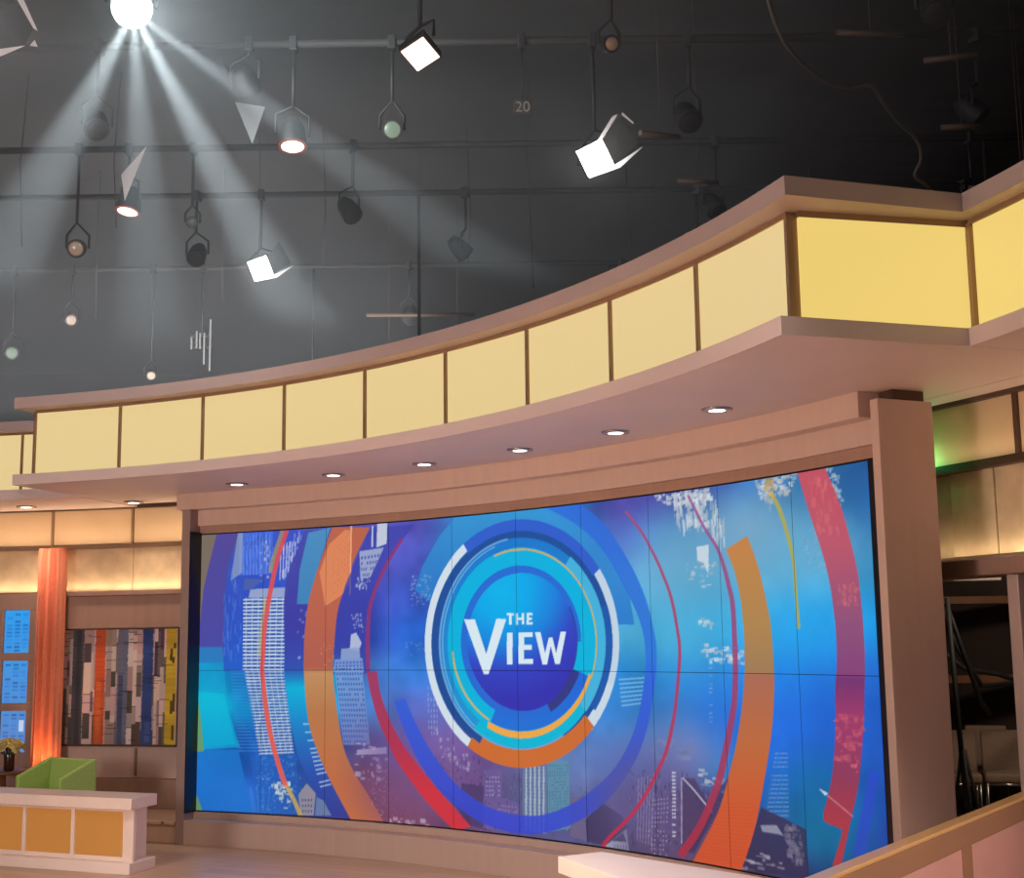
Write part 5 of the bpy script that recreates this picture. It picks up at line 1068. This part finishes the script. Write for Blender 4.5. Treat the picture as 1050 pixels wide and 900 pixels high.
sh = side_panel(-W2, -W2 + TH)
sh.build('armrest', M['green'], gc, bevel=0.014, seg=3)
side_panel(W2 - TH, W2).build('armrest', M['green'], gc, bevel=0.014, seg=3)
bb = MB()
bb.add([(-W2 + TH, 0.22, 0.10), (W2 - TH, 0.22, 0.10), (W2 - TH, 0.22, 0.738), (-W2 + TH, 0.22, 0.738),
        (-W2 + TH, 0.14, 0.10), (W2 - TH, 0.14, 0.10), (W2 - TH, 0.17, 0.736), (-W2 + TH, 0.17, 0.736)],
       [(0, 1, 2, 3), (7, 6, 5, 4), (3, 2, 6, 7), (0, 4, 5, 1), (1, 5, 6, 2), (0, 3, 7, 4)])
bb.build('backrest', M['green'], gc, bevel=0.012, seg=3)
sb = MB().box((-W2 + TH + .003, -0.22, 0.10), (W2 - TH - .003, 0.14, 0.30)).build('seat_base', M['green'], gc, bevel=0.012)
MB().box((-W2 + TH + .004, -0.25, 0.302), (W2 - TH - .004, 0.138, 0.47)).build('seat_cushion', M['green'], gc, bevel=0.035, seg=4)
for sx in (-1, 1):
    for yy in (-0.17, 0.19):
        MB().lathe([(0.018, 0.0), (0.024, 0.10)], 12, Matrix.Translation((sx * 0.28, yy, 0))).build('leg', M['chrome'], gc)

# ------------------------------------------------------------------ side table, vase, flowers
tb = thing('side_table', 'small brown side table under the vase of yellow flowers', 'side table', (-4.76, 12.74, 0.19), 0, None, False)
MB().lathe([(0.25, 0.365), (0.262, 0.372), (0.262, 0.392), (0.25, 0.40)], 32).build('table_top', M['wood_table'], tb)
MB().lathe([(0.17, 0.0), (0.17, 0.02), (0.035, 0.035), (0.03, 0.35), (0.08, 0.365)], 24).build('pedestal', M['wood_table'], tb)
vz = tag(MB().lathe([(0.036, 0.0), (0.046, 0.01), (0.05, 0.15), (0.046, 0.16), (0.040, 0.155), (0.04, 0.02), (0.001, 0.02)], 22,
                    Matrix.Translation((-4.655, 12.60, 0.591))).build('vase', M['vase_glass']), 'small dark brown vase on the side table by the window', 'vase')
bq = thing('flower_bouquet', 'round bunch of yellow flowers standing in the dark vase', 'flowers', (-4.655, 12.60, 0.62), 0, None, False)
FR = random.Random(3)
st = MB()
heads = []
for k in range(56):
    a, el = FR.uniform(0, 6.283), math.acos(FR.uniform(0.02, 1))
    heads.append(Vector((0.125 * math.sin(el) * math.cos(a), 0.125 * math.sin(el) * math.sin(a), 0.155 + 0.085 * math.cos(el))))
for h in heads:
    st.tube([(h.x * .12, h.y * .12, 0.0), (h.x * .2, h.y * .2, 0.1), h], 0.003, 5)
st.build('stems', plain('green_stem', (84, 104, 50), 0.7), bq)
proto = None
for h in heads:
    if proto is None:
        fb = MB()
        for ring, (rr, zz, npet) in enumerate(((0.042, 0.0, 9), (0.03, 0.012, 7), (0.017, 0.02, 5))):
            for j in range(npet):
                t = 2 * math.pi * (j + ring * .5) / npet
                c, s = math.cos(t), math.sin(t)
                w = rr * 0.42
                fb.add([(0, 0, zz * .6), (c * rr * .6 - s * w, s * rr * .6 + c * w, zz + .004), (c * rr, s * rr, zz + .008 - ring * .0), (c * rr * .6 + s * w, s * rr * .6 - c * w, zz + .004),
                        (c * rr * .5, s * rr * .5, zz - .004)], [(0, 3, 2, 1), (0, 1, 4), (1, 2, 4), (2, 3, 4), (3, 0, 4)], True)
        proto = fb.build('blossom', M['petal'], bq)
        o = proto
    else:
        o = proto.copy()
        COL.objects.link(o)
    o.location = h
    o.rotation_euler = (h - Vector((0, 0, 0.1))).to_track_quat('Z', 'Y').to_euler()

# ------------------------------------------------------------------ low counters with amber panels
def low_counter(label, A, B, back_a, back_b, divs, end_post=True):
    """A->B front edge of the top (plan), back_* the back edge"""
    A, B, Pa_, Pb_ = (Vector(q) for q in (A, B, back_a, back_b))
    t = thing('low_counter', label, 'counter', (B.x, B.y, 0))
    MB().prism([A, B, Pb_, Pa_], 0.475, 0.56).build('counter_top', M['white_counter'], t, bevel=0.005)
    d = (B - A).normalized()
    nrm = Vector((-d.y, d.x))
    if nrm.dot(Pa_ - A) < 0:
        nrm = -nrm
    a1, b1 = A + nrm * 0.07, B + nrm * 0.07 - d * 0.03
    c1, d1 = Pb_ - d * 0.03 - nrm * 0.02, Pa_ - nrm * 0.02
    MB().prism([A + nrm * .0, B, Pb_, Pa_], 0.0, 0.085).build('plinth', M['white_counter'], t, bevel=0.005)
    MB().prism([a1 + nrm * .02, b1 + nrm * .02 - d * .05, c1 - d * .05, d1], 0.085, 0.475).build('carcass', M['white_counter'], t)
    L = (b1 - a1).length
    for s0, s1 in divs:
        p_, q_ = a1 + d * (L * s0), a1 + d * (L * s1)
        MB().prism([p_ + nrm * .008, q_ + nrm * .008, q_ + nrm * .02, p_ + nrm * .02], 0.115, 0.45).build('light_panel', M['amber'], t)
    edges = [0.0] + [0.5 * (divs[i][1] + divs[i + 1][0]) for i in range(len(divs) - 1)] + [1.0]
    for s in edges:
        p_ = a1 + d * (L * s)
        w = 0.018 if 0 < s < 1 else 0.05
        lo, hi = max(0, L * s - w), min(L, L * s + w)
        MB().prism([a1 + d * lo, a1 + d * hi, a1 + d * hi + nrm * .03, a1 + d * lo + nrm * .03], 0.085, 0.475).build('post', M['white_counter'], t)
    rl = MB()
    rl.prism([a1 + nrm * .004, b1 + nrm * .004, b1 + nrm * .03, a1 + nrm * .03], 0.085, 0.115)
    rl.prism([a1 + nrm * .004, b1 + nrm * .004, b1 + nrm * .03, a1 + nrm * .03], 0.45, 0.475)
    rl.build('rail', M['white_counter'], t)
    return t


dv = Vector((1.2, -0.54)).normalized()
Bq = Vector((-2.92, 10.44))
low_counter('low cream counter with amber light panels in front of the green armchair', Bq - dv * 2.6, Bq, Bq - dv * 2.6 + Vector((.103, .36)), Bq + Vector((.103, .36)),
            [(1 - (i + 1) * 0.193 - 0.03, 1 - i * 0.193 - 0.045) for i in range(4, -1, -1)])
bench = thing('presenter_desk', 'pale tapering presenter desk in front of the foot of the large screen', 'desk', (0.6, 6.9, 0))
top = [(.2146, 7.426), (.459, 7.573), (1.584, 6.21), (.629, 6.41)]
MB().prism(top, 0.475, 0.56).build('desk_top', M['white_counter'], bench, bevel=0.004)
MB().prism([(.32, 7.34), (.46, 7.43), (1.4, 6.28), (.70, 6.48)], 0.085, 0.475).build('desk_body', M['white_counter'], bench, bevel=0.004)
MB().prism([(.25, 7.41), (.46, 7.54), (1.53, 6.23), (.65, 6.43)], 0.0, 0.085).build('plinth', M['white_counter'], bench, bevel=0.004)

# ------------------------------------------------------------------ parapet at the lower right
pp = thing('parapet', 'brown panelled audience parapet with a golden top rail', 'parapet', (1.5, 5.0, 0))
Fa, Fb = Vector((0.30, 3.19)), Vector((2.46, 6.385))
d = (Fb - Fa).normalized()
nrm = Vector((-d.y, d.x))          # away from the camera side
if nrm.x > 0:
    nrm = -nrm
LP = (Fb - Fa).length
MB().prism([Fa, Fb, Fb + nrm * .062, Fa + nrm * .062], 0.985, 1.0).build('top_rail', M['rail_gold'], pp, bevel=0.004)
MB().prism([Fa + nrm * .012, Fb + nrm * .012, Fb + nrm * .05, Fa + nrm * .05], 0.0, 0.985).build('core', M['parapet'], pp)
sx = [0.0, 1.10, 1.19, 2.46, 2.55, LP]
fb_ = MB()
fb_.prism([Fa, Fb, Fb + nrm * .012, Fa + nrm * .012], 0.905, 0.985)
fb_.prism([Fa, Fb, Fb + nrm * .012, Fa + nrm * .012], 0.0, 0.10)
for s0, s1 in ((0.0, 0.06), (1.06, 1.24), (2.46, 2.58), (LP - .06, LP)):
    fb_.prism([Fa + d * s0, Fa + d * s1, Fa + d * s1 + nrm * .012, Fa + d * s0 + nrm * .012], 0.10, 0.905)
fb_.build('frame', M['parapet'], pp, bevel=0.002)
for s0, s1 in ((0.06, 1.06), (1.24, 2.46), (2.58, LP - .06)):
    MB().prism([Fa + d * s0 + nrm * .006, Fa + d * s1 + nrm * .006, Fa + d * s1 + nrm * .014, Fa + d * s0 + nrm * .014], 0.10, 0.905).build('panel', M['parapet_pink'], pp)

# ------------------------------------------------------------------ backstage chairs and clutter
def side_chair(label, loc, rot, src=None):
    if src:
        t = copy_tree(src)
        t['label'] = label
        t.location, t.rotation_euler = loc, (0, 0, rot)
        return t
    t = thing('side_chair', label, 'chair', loc, rot, 'upholstered chairs stored backstage', False)
    MB().box((-0.19, -0.21, 0.44), (0.19, 0.20, 0.52)).build('seat', M['upholstery'], t, bevel=0.028, seg=3)
    bk = MB()
    bk.add([(-.185, .17, .50), (.185, .17, .50), (.185, .23, .50), (-.185, .23, .50), (-.185, .25, .86), (.185, .25, .86), (.185, .30, .86), (-.185, .30, .86)],
           [(3, 2, 1, 0), (4, 5, 6, 7), (0, 1, 5, 4), (1, 2, 6, 5), (2, 3, 7, 6), (3, 0, 4, 7)])
    bk.build('backrest', M['upholstery'], t, bevel=0.02, seg=3)
    fr_ = MB()
    for a, b in (((-.17, -.19), (.17, -.19)), ((-.17, .18), (.17, .18)), ((-.17, -.19), (-.17, .18)), ((.17, -.19), (.17, .18))):
        fr_.tube([(a[0], a[1], .43), (b[0], b[1], .43)], 0.011, 8)
    fr_.build('seat_frame', M['chrome'], t)
    for lx in (-.17, .17):
        for ly in (-.19, .18):
            MB().tube([(lx, ly, 0), (lx, ly, .43)], 0.011, 8).build('leg', M['chrome'], t)
    return t


ch = side_chair('beige upholstered chair backstage, half hidden behind the right pillar', (3.86, 12.05, 0), -14 * D2R)
side_chair('beige upholstered chair backstage, nearest the door post', (4.27, 12.0, 0), -16 * D2R, ch)
side_chair('beige upholstered chair backstage, behind the other two', (4.32, 12.62, 0.0), -20 * D2R, ch)
bt = thing('light_batten', 'pale unlit strip light high on the dark backstage wall', 'strip light', (4.0, 11.6, 2.1))
MB().box((3.62, 11.55, 2.16), (4.18, 11.62, 2.225)).build('diffuser', plain('pale_diffuser', (176, 160, 146), 0.5), bt, bevel=0.01)
MB().box((3.62, 11.56, 2.225), (4.18, 11.61, 2.27)).build('housing', M['lamp_black'], bt)
for x_ in (3.72, 4.08):
    MB().tube([(x_, 11.585, 2.26), (x_, 11.585, 3.0), (x_, 13.7, 3.0)], 0.008, 6).build('hanger', M['lamp_black'], bt)
bm_ = thing('equipment_rack', 'brown wooden shelf rack standing in the dark backstage opening', 'rack', (4.5, 13.1, 0))
for z_ in (0.4, 1.25, 2.0):
    MB().box((3.95, 13.0, z_), (5.2, 13.35, z_ + 0.07)).build('shelf', M['wood_table'], bm_)
for x_ in (3.93, 5.2):
    MB().box((x_, 12.98, 0), (x_ + .05, 13.37, 2.3)).build('upright', M['lamp_black'], bm_)
tp = thing('lamp_stand', 'black folded tripod lamp stand leaning in the backstage opening', 'stand', (3.55, 10.9, 0))
MB().tube([(3.55, 10.9, .25), (3.50, 10.92, 2.0)], 0.022, 8).build('column', M['lamp_black'], tp)
for dx, dy in ((.16, .05), (-.1, .15), (.0, -.17)):
    MB().tube([(3.55 + dx, 10.9 + dy, 0.0), (3.545 + dx * .1, 10.9 + dy * .1, .8)], 0.014, 8).build('leg', M['lamp_black'], tp)
MB().tube([(3.49, 10.92, 1.95), (3.85, 11.3, 1.15), (3.95, 11.4, 1.05)], 0.02, 8).build('boom_arm', M['lamp_black'], tp)
for k, (pts, lab) in enumerate((([(3.56, 11.3, 2.0), (3.66, 11.25, 1.6), (3.9, 11.4, 1.28), (4.3, 11.6, 1.3), (4.55, 11.7, 1.42)], 'black cable drooping across the backstage opening from the left'),
                                ([(3.62, 11.7, 1.62), (3.85, 11.7, 1.42), (4.2, 11.8, 1.36), (4.62, 11.9, 1.2)], 'black cable hanging lower across the backstage opening'))):
    tag(MB().tube(pts, 0.022, 8).build('cable', M['lamp_black']), lab, 'cable', 'backstage cables')
gl = thing('cue_light', 'tiny cue light with green lamps on the right wall rail beside the pillar', 'cue light', pol(9.93, 26.75, 2.69))
MB().arc(9.9, 9.95, 26.55, 27.0, 2.60, 2.635).build('housing', M['black'], gl)
MB().tube([pol(9.93, 26.9, 2.63), pol(9.93, 26.9, 2.75)], 0.004, 6).build('aerial', M['black'], gl)
for a in (26.62, 26.85):
    MB().lathe([(.008, -.008), (.01, 0), (.006, .007), (.001, .009)], 10, Matrix.Translation(pol(9.893, a, 2.60))).build('lens', M['green_led'], gl)
pd = bpy.data.lights.new('cue_glow', 'POINT')
pd.energy, pd.color, pd.shadow_soft_size = 0.9, (0.1, 1.0, 0.3), 0.02
po_ = bpy.data.objects.new('cue_glow', pd)
COL.objects.link(po_)
po_.location = pol(9.90, 26.9, 2.74)

# ------------------------------------------------------------------ lighting grid overhead
PIPE_Z = 6.15
for Y, x0, x1, nm in ((7.8, -5.5, 6, 'nearest'), (9.5, -6, 7, 'second'), (11.6, -8, 7, 'third'), (12.9, -9, 8, 'fourth'), (15.5, -11, 9, 'farthest')):
    tag(MB().tube([(x0, Y, PIPE_Z), (x1, Y, PIPE_Z)], 0.03, 10).build('grid_pipe', M['pipe']),
        'black lighting pipe running across the studio ceiling, ' + nm + ' row', 'pipe', 'lighting grid pipes')


def hang(t, z_top, r=0.014):
    """drop rod and clamp from the pipe to a lamp whose origin is its lens centre"""
    L_ = PIPE_Z - t.location.z
    MB().tube([(0, 0, z_top), (0, 0, L_ - .03)], r, 8).build('drop_rod', M['lamp_black'], t)
    MB().box((-.03, -.045, L_ - .06), (.03, .045, L_ + .05)).build('clamp', M['lamp_black'], t, bevel=0.008)


def panel_lamp(label, loc, face, roll, size, doors, lens_mat='lamp_white', power=0):
    """box lamp: face = direction its lens looks; doors = list of (edge 0..3, opening angle)"""
    t = thing('stage_light', label, 'stage light', loc, 0, 'hanging stage lights', False)
    q = Vector(face).normalized().to_track_quat('Z', 'Y').to_matrix().to_4x4() @ Matrix.Rotation(roll * D2R, 4, 'Z')
    s = size / 2
    hb = MB()
    vs = []
    for k_, z_ in ((1.12, 0.0), (1.12, -0.06), (0.7, -size * .75)):
        vs += [tuple(q @ Vector((x_ * s * k_, y_ * s * k_, z_))) for x_, y_ in ((-1, -1), (1, -1), (1, 1), (-1, 1))]
    hb.add(vs, [(0, 1, 5, 4), (1, 2, 6, 5), (2, 3, 7, 6), (3, 0, 4, 7), (4, 5, 9, 8), (5, 6, 10, 9), (6, 7, 11, 10), (7, 4, 8, 11), (8, 9, 10, 11), (3, 2, 1, 0)])
    hb.build('housing', M['lamp_black'], t, bevel=0.006)
    MB().box((-s, -s, 0.002), (s, s, 0.012), q).build('lens', M[lens_mat], t, bevel=0.003)
    for pts_, mat_ in doors:                      # leaves given in units of the half width, hinge edge first
        P_ = [q @ (Vector(p_) * s) for p_ in pts_]
        nn = (P_[1] - P_[0]).cross(P_[2] - P_[0]).normalized() * .004
        k_ = len(P_)
        MB().add(P_ + [p_ + nn for p_ in P_], [tuple(range(k_)), tuple(range(2 * k_ - 1, k_ - 1, -1))] +
                 [(i, i + k_, (i + 1) % k_ + k_, (i + 1) % k_) for i in range(k_)]).build('barn_door', M[mat_], t)
    yk = MB()
    yk.tube([q @ Vector((s * 1.25, 0, -.1)), q @ Vector((s * 1.25, 0, -.1)) + Vector((0, 0, size * .6)), Vector((0, 0, size * 1.05)),
             q @ Vector((-s * 1.25, 0, -.1)) + Vector((0, 0, size * .6)), q @ Vector((-s * 1.25, 0, -.1))], 0.012, 8)
    yk.build('yoke', M['lamp_black'], t)
    hang(t, size * 1.0)
    if power:
        spot_lamp('stage_beam', Vector(loc) + Vector(face).normalized() * .05, Vector(loc) + Vector(face), power, (1, .97, .94), 100, .6, size / 2)
    return t


def can_lamp(label, loc, face, rad, lens_mat, flags=(), group='hanging stage lights', length=2.2, rim=None):
    t = thing('stage_light', label, 'stage light', loc, 0, group, False)
    q = Vector(face).normalized().to_track_quat('Z', 'Y').to_matrix().to_4x4()
    MB().lathe([(rad * 1.08, 0.012), (rad * 1.12, 0), (rad * 1.1, -rad * .5), (rad * .95, -rad * length * .7), (rad * .6, -rad * length), (0.001, -rad * length)], 24, q).build('housing', M['lamp_black'], t)
    MB().lathe([(rad, 0.008), (rad * .7, rad * .12 + .008), (rad * .35, rad * .2 + .008), (.001, rad * .22 + .008)], 24, q).build('lens', M[lens_mat], t)
    if rim:
        MB().lathe([(rad * 1.01, 0.006), (rad * 1.10, 0.006), (rad * 1.10, 0.012), (rad * 1.01, 0.012)], 24, q).build('gel_frame', M[rim], t)
    for pts in flags:
        a, b, c = (Vector(p_) for p_ in pts)
        nn = (b - a).cross(c - a).normalized() * .004
        MB().add([a, b, c, a + nn, b + nn, c + nn], [(0, 1, 2), (5, 4, 3), (0, 3, 4, 1), (1, 4, 5, 2), (2, 5, 3, 0)]).build('flag', M['flag_pale' if rim else 'flag_grey'], t)
    yk = MB()
    yk.tube([q @ Vector((rad * 1.3, 0, -rad * .9)), q @ Vector((rad * 1.3, 0, -rad * .9)) + Vector((0, 0, rad * 1.6)), Vector((0, 0, rad * 3.2)),
             q @ Vector((-rad * 1.3, 0, -rad * .9)) + Vector((0, 0, rad * 1.6)), q @ Vector((-rad * 1.3, 0, -rad * .9))], 0.011, 8)
    yk.build('yoke', M['lamp_black'], t)
    hang(t, rad * 3.1)
    return t


M['gel_red'] = glow('warm_gel_frame', (226, 110, 92), 0.6)
can_lamp('very bright white beam lamp at the top left of the lighting grid', (-2.317, 7.8, 5.607), (0.30, -0.86, -0.62), 0.115, 'lamp_beam')
DOORS = ((((1.08, .85, .1), (2.75, 1.9, .9), (3.2, -.45, .9), (1.08, -.95, .1)), 'door_black'),
         (((-1.0, -1.08, .02), (.9, -1.08, .02), (3.3, -.78, .9), (1.3, -1.38, .5)), 'door_lit'),
         (((.78, 1.1, .05), (1.15, 1.0, .05), (2.7, 2.05, .9), (2.35, 2.1, .9)), 'door_lit'),
         (((2.95, 1.9, .92), (3.1, 2.0, .92), (3.5, 1.0, .92), (3.4, .95, .92)), 'door_lit'))
panel_lamp('square white stage light with open barn doors above the right part of the canopy', (0.642, 9.5, 5.227), (0.0, -0.93, -0.36), 26, 0.205, DOORS)
panel_lamp('square white stage light with open barn doors above the left part of the canopy', (-2.474, 12.9, 5.395), (0.08, -0.93, -0.36), 20, 0.195, DOORS[:2])
panel_lamp('stage light cut off by the top left corner with long barn doors coloured white as lit', (-3.24, 7.8, 5.517), (0, -1, 0), 0, 0.16,
           ((((1.05, 1.0, .0), (2.75, 1.75, .3), (4.1, -.6, .3), (3.4, -2.05, .3), (1.3, -2.3, .2), (1.05, -1.0, .0)), 'door_black'),
            (((2.77, 1.77, .32), (3.26, 1.77, .32), (4.47, -.85, .32), (4.1, -.57, .32)), 'door_lit'),
            (((1.2, -3.05, .32), (1.2, -2.3, .32), (3.5, -2.0, .32)), 'door_lit'),
            (((3.9, -2.0, .32), (4.25, -1.55, .32), (4.5, -2.1, .32)), 'door_lit')))
panel_lamp('square pinkish stage light without barn doors near the top of the studio', (-0.532, 7.8, 5.281), (0.05, -0.55, -0.83), 38, 0.17, (), 'lamp_warm')
can_lamp('round warm stage light pointing straight down right of the triangular flag', (-1.597, 9.5, 5.357), (0.05, -0.18, -0.98), 0.095, 'lamp_warm', rim='gel_red')
can_lamp('round warm stage light pointing straight down with a narrow grey flag above', (-3.425, 11.6, 5.572), (-0.12, -0.15, -0.97), 0.10, 'lamp_warm', rim='gel_red',
         flags=(((0.17, -0.06, 0.58), (-0.02, -0.16, 0.28), (0.03, -0.2, 0.02)),))
can_lamp('unlit stage light carrying a wide triangular grey flag point down', (-1.93, 9.5, 5.78), (0.2, 0.6, -0.6), 0.09, 'glass_lens',
         flags=(((-0.09, -0.05, -0.10), (0.135, -0.05, -0.14), (0.05, -0.08, -0.44)),))
can_lamp('oval led stage light with a mottled greenish lens in the upper middle', (-0.859, 9.5, 5.468), (0.1, -0.93, -0.34), 0.07, 'led_dim')
can_lamp('small stage light with a dull beige lens at the top centre right', (0.645, 7.8, 5.328), (0.25, -0.9, -0.35), 0.05, 'glass_lens')
can_lamp('stage light with a dim brownish lens low at the left of the grid', (-3.877, 11.6, 5.226), (0.1, -0.94, -0.34), 0.075, 'glass_lens')
can_lamp('small stage light with a pale round lens between the two left lamps', (-2.844, 11.6, 5.455), (0.15, -0.95, -0.3), 0.05, 'flag_grey')
can_lamp('small stage light with a shiny lens far back at the left edge', (-5.897, 15.5, 5.147), (0.3, -0.95, -0.2), 0.075, 'led_dim')
can_lamp('unlit far stage light above the left wing of the canopy', (-4.241, 15.5, 4.854), (0.3, -0.9, -0.4), 0.055, 'glass_lens')
can_lamp('unlit far stage light with a brownish lens over the left wing', (-5.208, 15.5, 5.539), (0.3, -0.9, -0.4), 0.07, 'glass_lens')

cl = thing('led_fixture', 'cluster of five upright white led bars far back above the left canopy', 'stage light', (-3.652, 15.5, 5.257), 0, None, False)
for x_, z0, z1 in ((-.12, -.1, .05), (-.06, -.08, .12), (-.02, -.09, .1), (.03, -.28, .1), (.10, -.36, .26)):
    MB().box((x_ - .008, -.02, z0), (x_ + .008, .0, z1)).build('led_bar', M['led_bar'], cl)
MB().box((-.14, .0, -.10), (.12, .03, -.06)).build('bracket', M['lamp_black'], cl)
MB().box((-.14, .0, .04), (.12, .03, .08)).build('bracket', M['lamp_black'], cl)
hang(cl, .06)

# number plate on the middle pipe
def text_mesh(body, size):
    cu = bpy.data.curves.new('digits', 'FONT')
    cu.body, cu.size, cu.align_x, cu.align_y, cu.extrude = body, size, 'CENTER', 'CENTER', 0.002
    ob = bpy.data.objects.new('digits', cu)
    COL.objects.link(ob)
    dg = bpy.context.evaluated_depsgraph_get()
    me_ = bpy.data.meshes.new_from_object(ob.evaluated_get(dg))
    bpy.data.objects.remove(ob)
    return me_


sg = thing('number_plate', 'small dark plate reading 20 hanging in the middle of the lighting grid', 'sign', (0.113, 9.5, 5.629), 0, None, False)
MB().box((-.07, 0, -.065), (.07, .01, .065)).build('plate', plain('dark_plate', (44, 40, 38), 0.6), sg, bevel=0.003)
me = text_mesh('20', 0.115)
me.materials.append(plain('grey_digits', (128, 120, 112), 0.6))
dg_ = link('digits', me, sg)
dg_.location, dg_.rotation_euler = (0, -0.003, 0), (math.pi / 2, 0, 0)
hang(sg, .06, .006)

pts = CABLE_PTS
cv_ = []
for i in range(len(pts) - 1):
    a, b, c, d_ = (Vector(pts[max(0, min(len(pts) - 1, i + k))]) for k in (-1, 0, 1, 2))
    for j in range(4):
        t = j / 4
        cv_.append(.5 * (2 * b + (c - a) * t + (2 * a - 5 * b + 4 * c - d_) * t * t + (3 * b - a - 3 * c + d_) * t ** 3))
cv_.append(Vector(pts[-1]))
tag(MB().tube(cv_, 0.014, 8).build('cable', M['cable']), 'long grey cable looping down from the ceiling at the upper right', 'cable')

# dim clutter of the grid: unlit lamps, drop pipes, short dull battens
CR = random.Random(11)
proto = None
spots = []
for Y in (7.8, 9.5, 11.6, 12.9, 15.5):
    for k in range(5):
        spots.append(((-.55 + .21 * k + CR.uniform(.0, .1)) * Y, Y, 5.5))
for x_, Y, z_ in spots:
    if any(abs(o.location.y - Y) < .1 and abs(o.location.x - x_) < .55 for o in COL.objects if o.name.split('.')[0] in ('stage_light', 'led_fixture', 'number_plate') and o.get('group') != 'unlit grid lamps'):
        continue
    if proto is None:
        proto = can_lamp('unlit black stage light hanging in the dark lighting grid', (x_, Y, 5.5), (0.3, -0.6, -0.75), 0.085, 'lamp_black', group='unlit grid lamps', length=2.6)
    else:
        t = copy_tree(proto)
        t.location = (x_, Y, 5.5)
        t.rotation_euler = (0, 0, CR.uniform(-1.2, 1.2))
for k, (x_, Y, z0) in enumerate(((-2.34, 15.5, 4.6), (3.95, 15.5, 4.9), (5.59, 15.5, 5.2), (1.2, 15.5, 4.4), (-0.9, 12.9, 4.3), (2.5, 12.9, 4.3), (4.3, 11.6, 4.2))):
    tag(MB().tube([(x_, Y, z0), (x_, Y, PIPE_Z - .03)], 0.016, 8).build('drop_pipe', M['pipe']), 'thin grey drop pipe hanging upright from the lighting grid', 'pipe', 'drop pipes')
for k, (x_, Y, z_, L_, r_) in enumerate(((2.6, 9.0, 5.95, .5, .2), (3.0, 8.6, 5.55, .35, -.1), (3.3, 9.3, 5.35, .3, .1), (4.2, 10.5, 5.3, .9, .1), (4.5, 11.2, 5.0, .5, .05),
                                         (1.1, 9.2, 5.3, .3, .5), (-1.0, 14.5, 5.3, 1.2, .1), (-1.4, 15.0, 4.9, 1.0, .15), (-.6, 14.8, 4.7, .8, .1), (1.6, 10.8, 5.5, .35, .3))):
    bt_ = MB().tube([(x_ - L_ / 2, Y, z_), (x_ + L_ / 2, Y + r_ * L_, z_ + .02)], 0.022, 8)
    bt_.tube([(x_, Y + r_ * L_ / 2, z_), (x_, Y + r_ * L_ / 2, 7.2)], 0.003, 5)
    tag(bt_.build('short_batten', plain('dull_batten', (84, 66, 52), 0.6) if k == 0 else bpy.data.materials['dull_batten']),
        'short dull metal batten hanging under the dark studio ceiling', 'batten', 'short battens')

# thin dim drop wires far back under the roof
M['wire'] = plain('dull_wire', (44, 38, 34), 0.7)
for k in range(14):
    Y = CR.choice((12.3, 13.8, 15.0))
    x_ = CR.uniform(-.5, .42) * Y
    z0 = CR.uniform(4.9, 5.7)
    tag(MB().tube([(x_, Y, z0), (x_ + CR.uniform(-.05, .05), Y, 6.3), (x_, Y, 7.2)], 0.006, 6).build('drop_wire', M['wire']),
        'thin dull wire hanging from the dark studio ceiling', 'wire', 'drop wires')

# ------------------------------------------------------------------ thin haze added for lens glare, lit from the beam lamp and an added backlight
hz, nt, p = new_mat('glare_haze')
nt.nodes.remove(p)
vs_ = nt.nodes.new('ShaderNodeVolumeScatter')
vs_.inputs['Color'].default_value = (0.92, 0.97, 1.0, 1)
vs_.inputs['Density'].default_value = 0.04
vs_.inputs['Anisotropy'].default_value = 0.2
nt.links.new(vs_.outputs[0], nt.nodes['Material Output'].inputs['Volume'])
tag(MB().box((-13, 5.5, 4.25), (2.6, 26.5, 7.1)).build('haze', hz), 'thin bluish haze added under the dark studio ceiling for lens glare', 'haze', kind='stuff')
LAMP = Vector((-2.317, 7.8, 5.607))
HZ = LAMP + Vector((.05, -.14, -.1))
for aim, e, ang in (((0.16, 0.75, -0.35), 9000, 13), ((0.62, 0.40, -0.36), 4200, 11), ((-0.55, 0.6, -0.5), 4500, 18), ((-0.2, 0.9, -0.33), 4500, 13)):
    spot_lamp('haze_beam', HZ, HZ + Vector(aim), e, (0.86, 0.97, 1.0), ang, 0.8, 0.02)  # narrow beams added in place of lens flare streaks
spot_lamp('haze_spill', HZ, HZ + Vector((0.1, 1.0, 0.42)), 800, (0.85, 0.96, 1.0), 140, 1.0, 0.06)  # wide spill added to brighten the haze around the lamp
area_lamp('haze_backlight', (-4.5, 14.2, 4.4), (-4.8, 17.0, 8.0), 290, (1.0, 0.97, 0.98), 7.0, 3.0)  # unseen area lamp added behind the set to brighten the haze
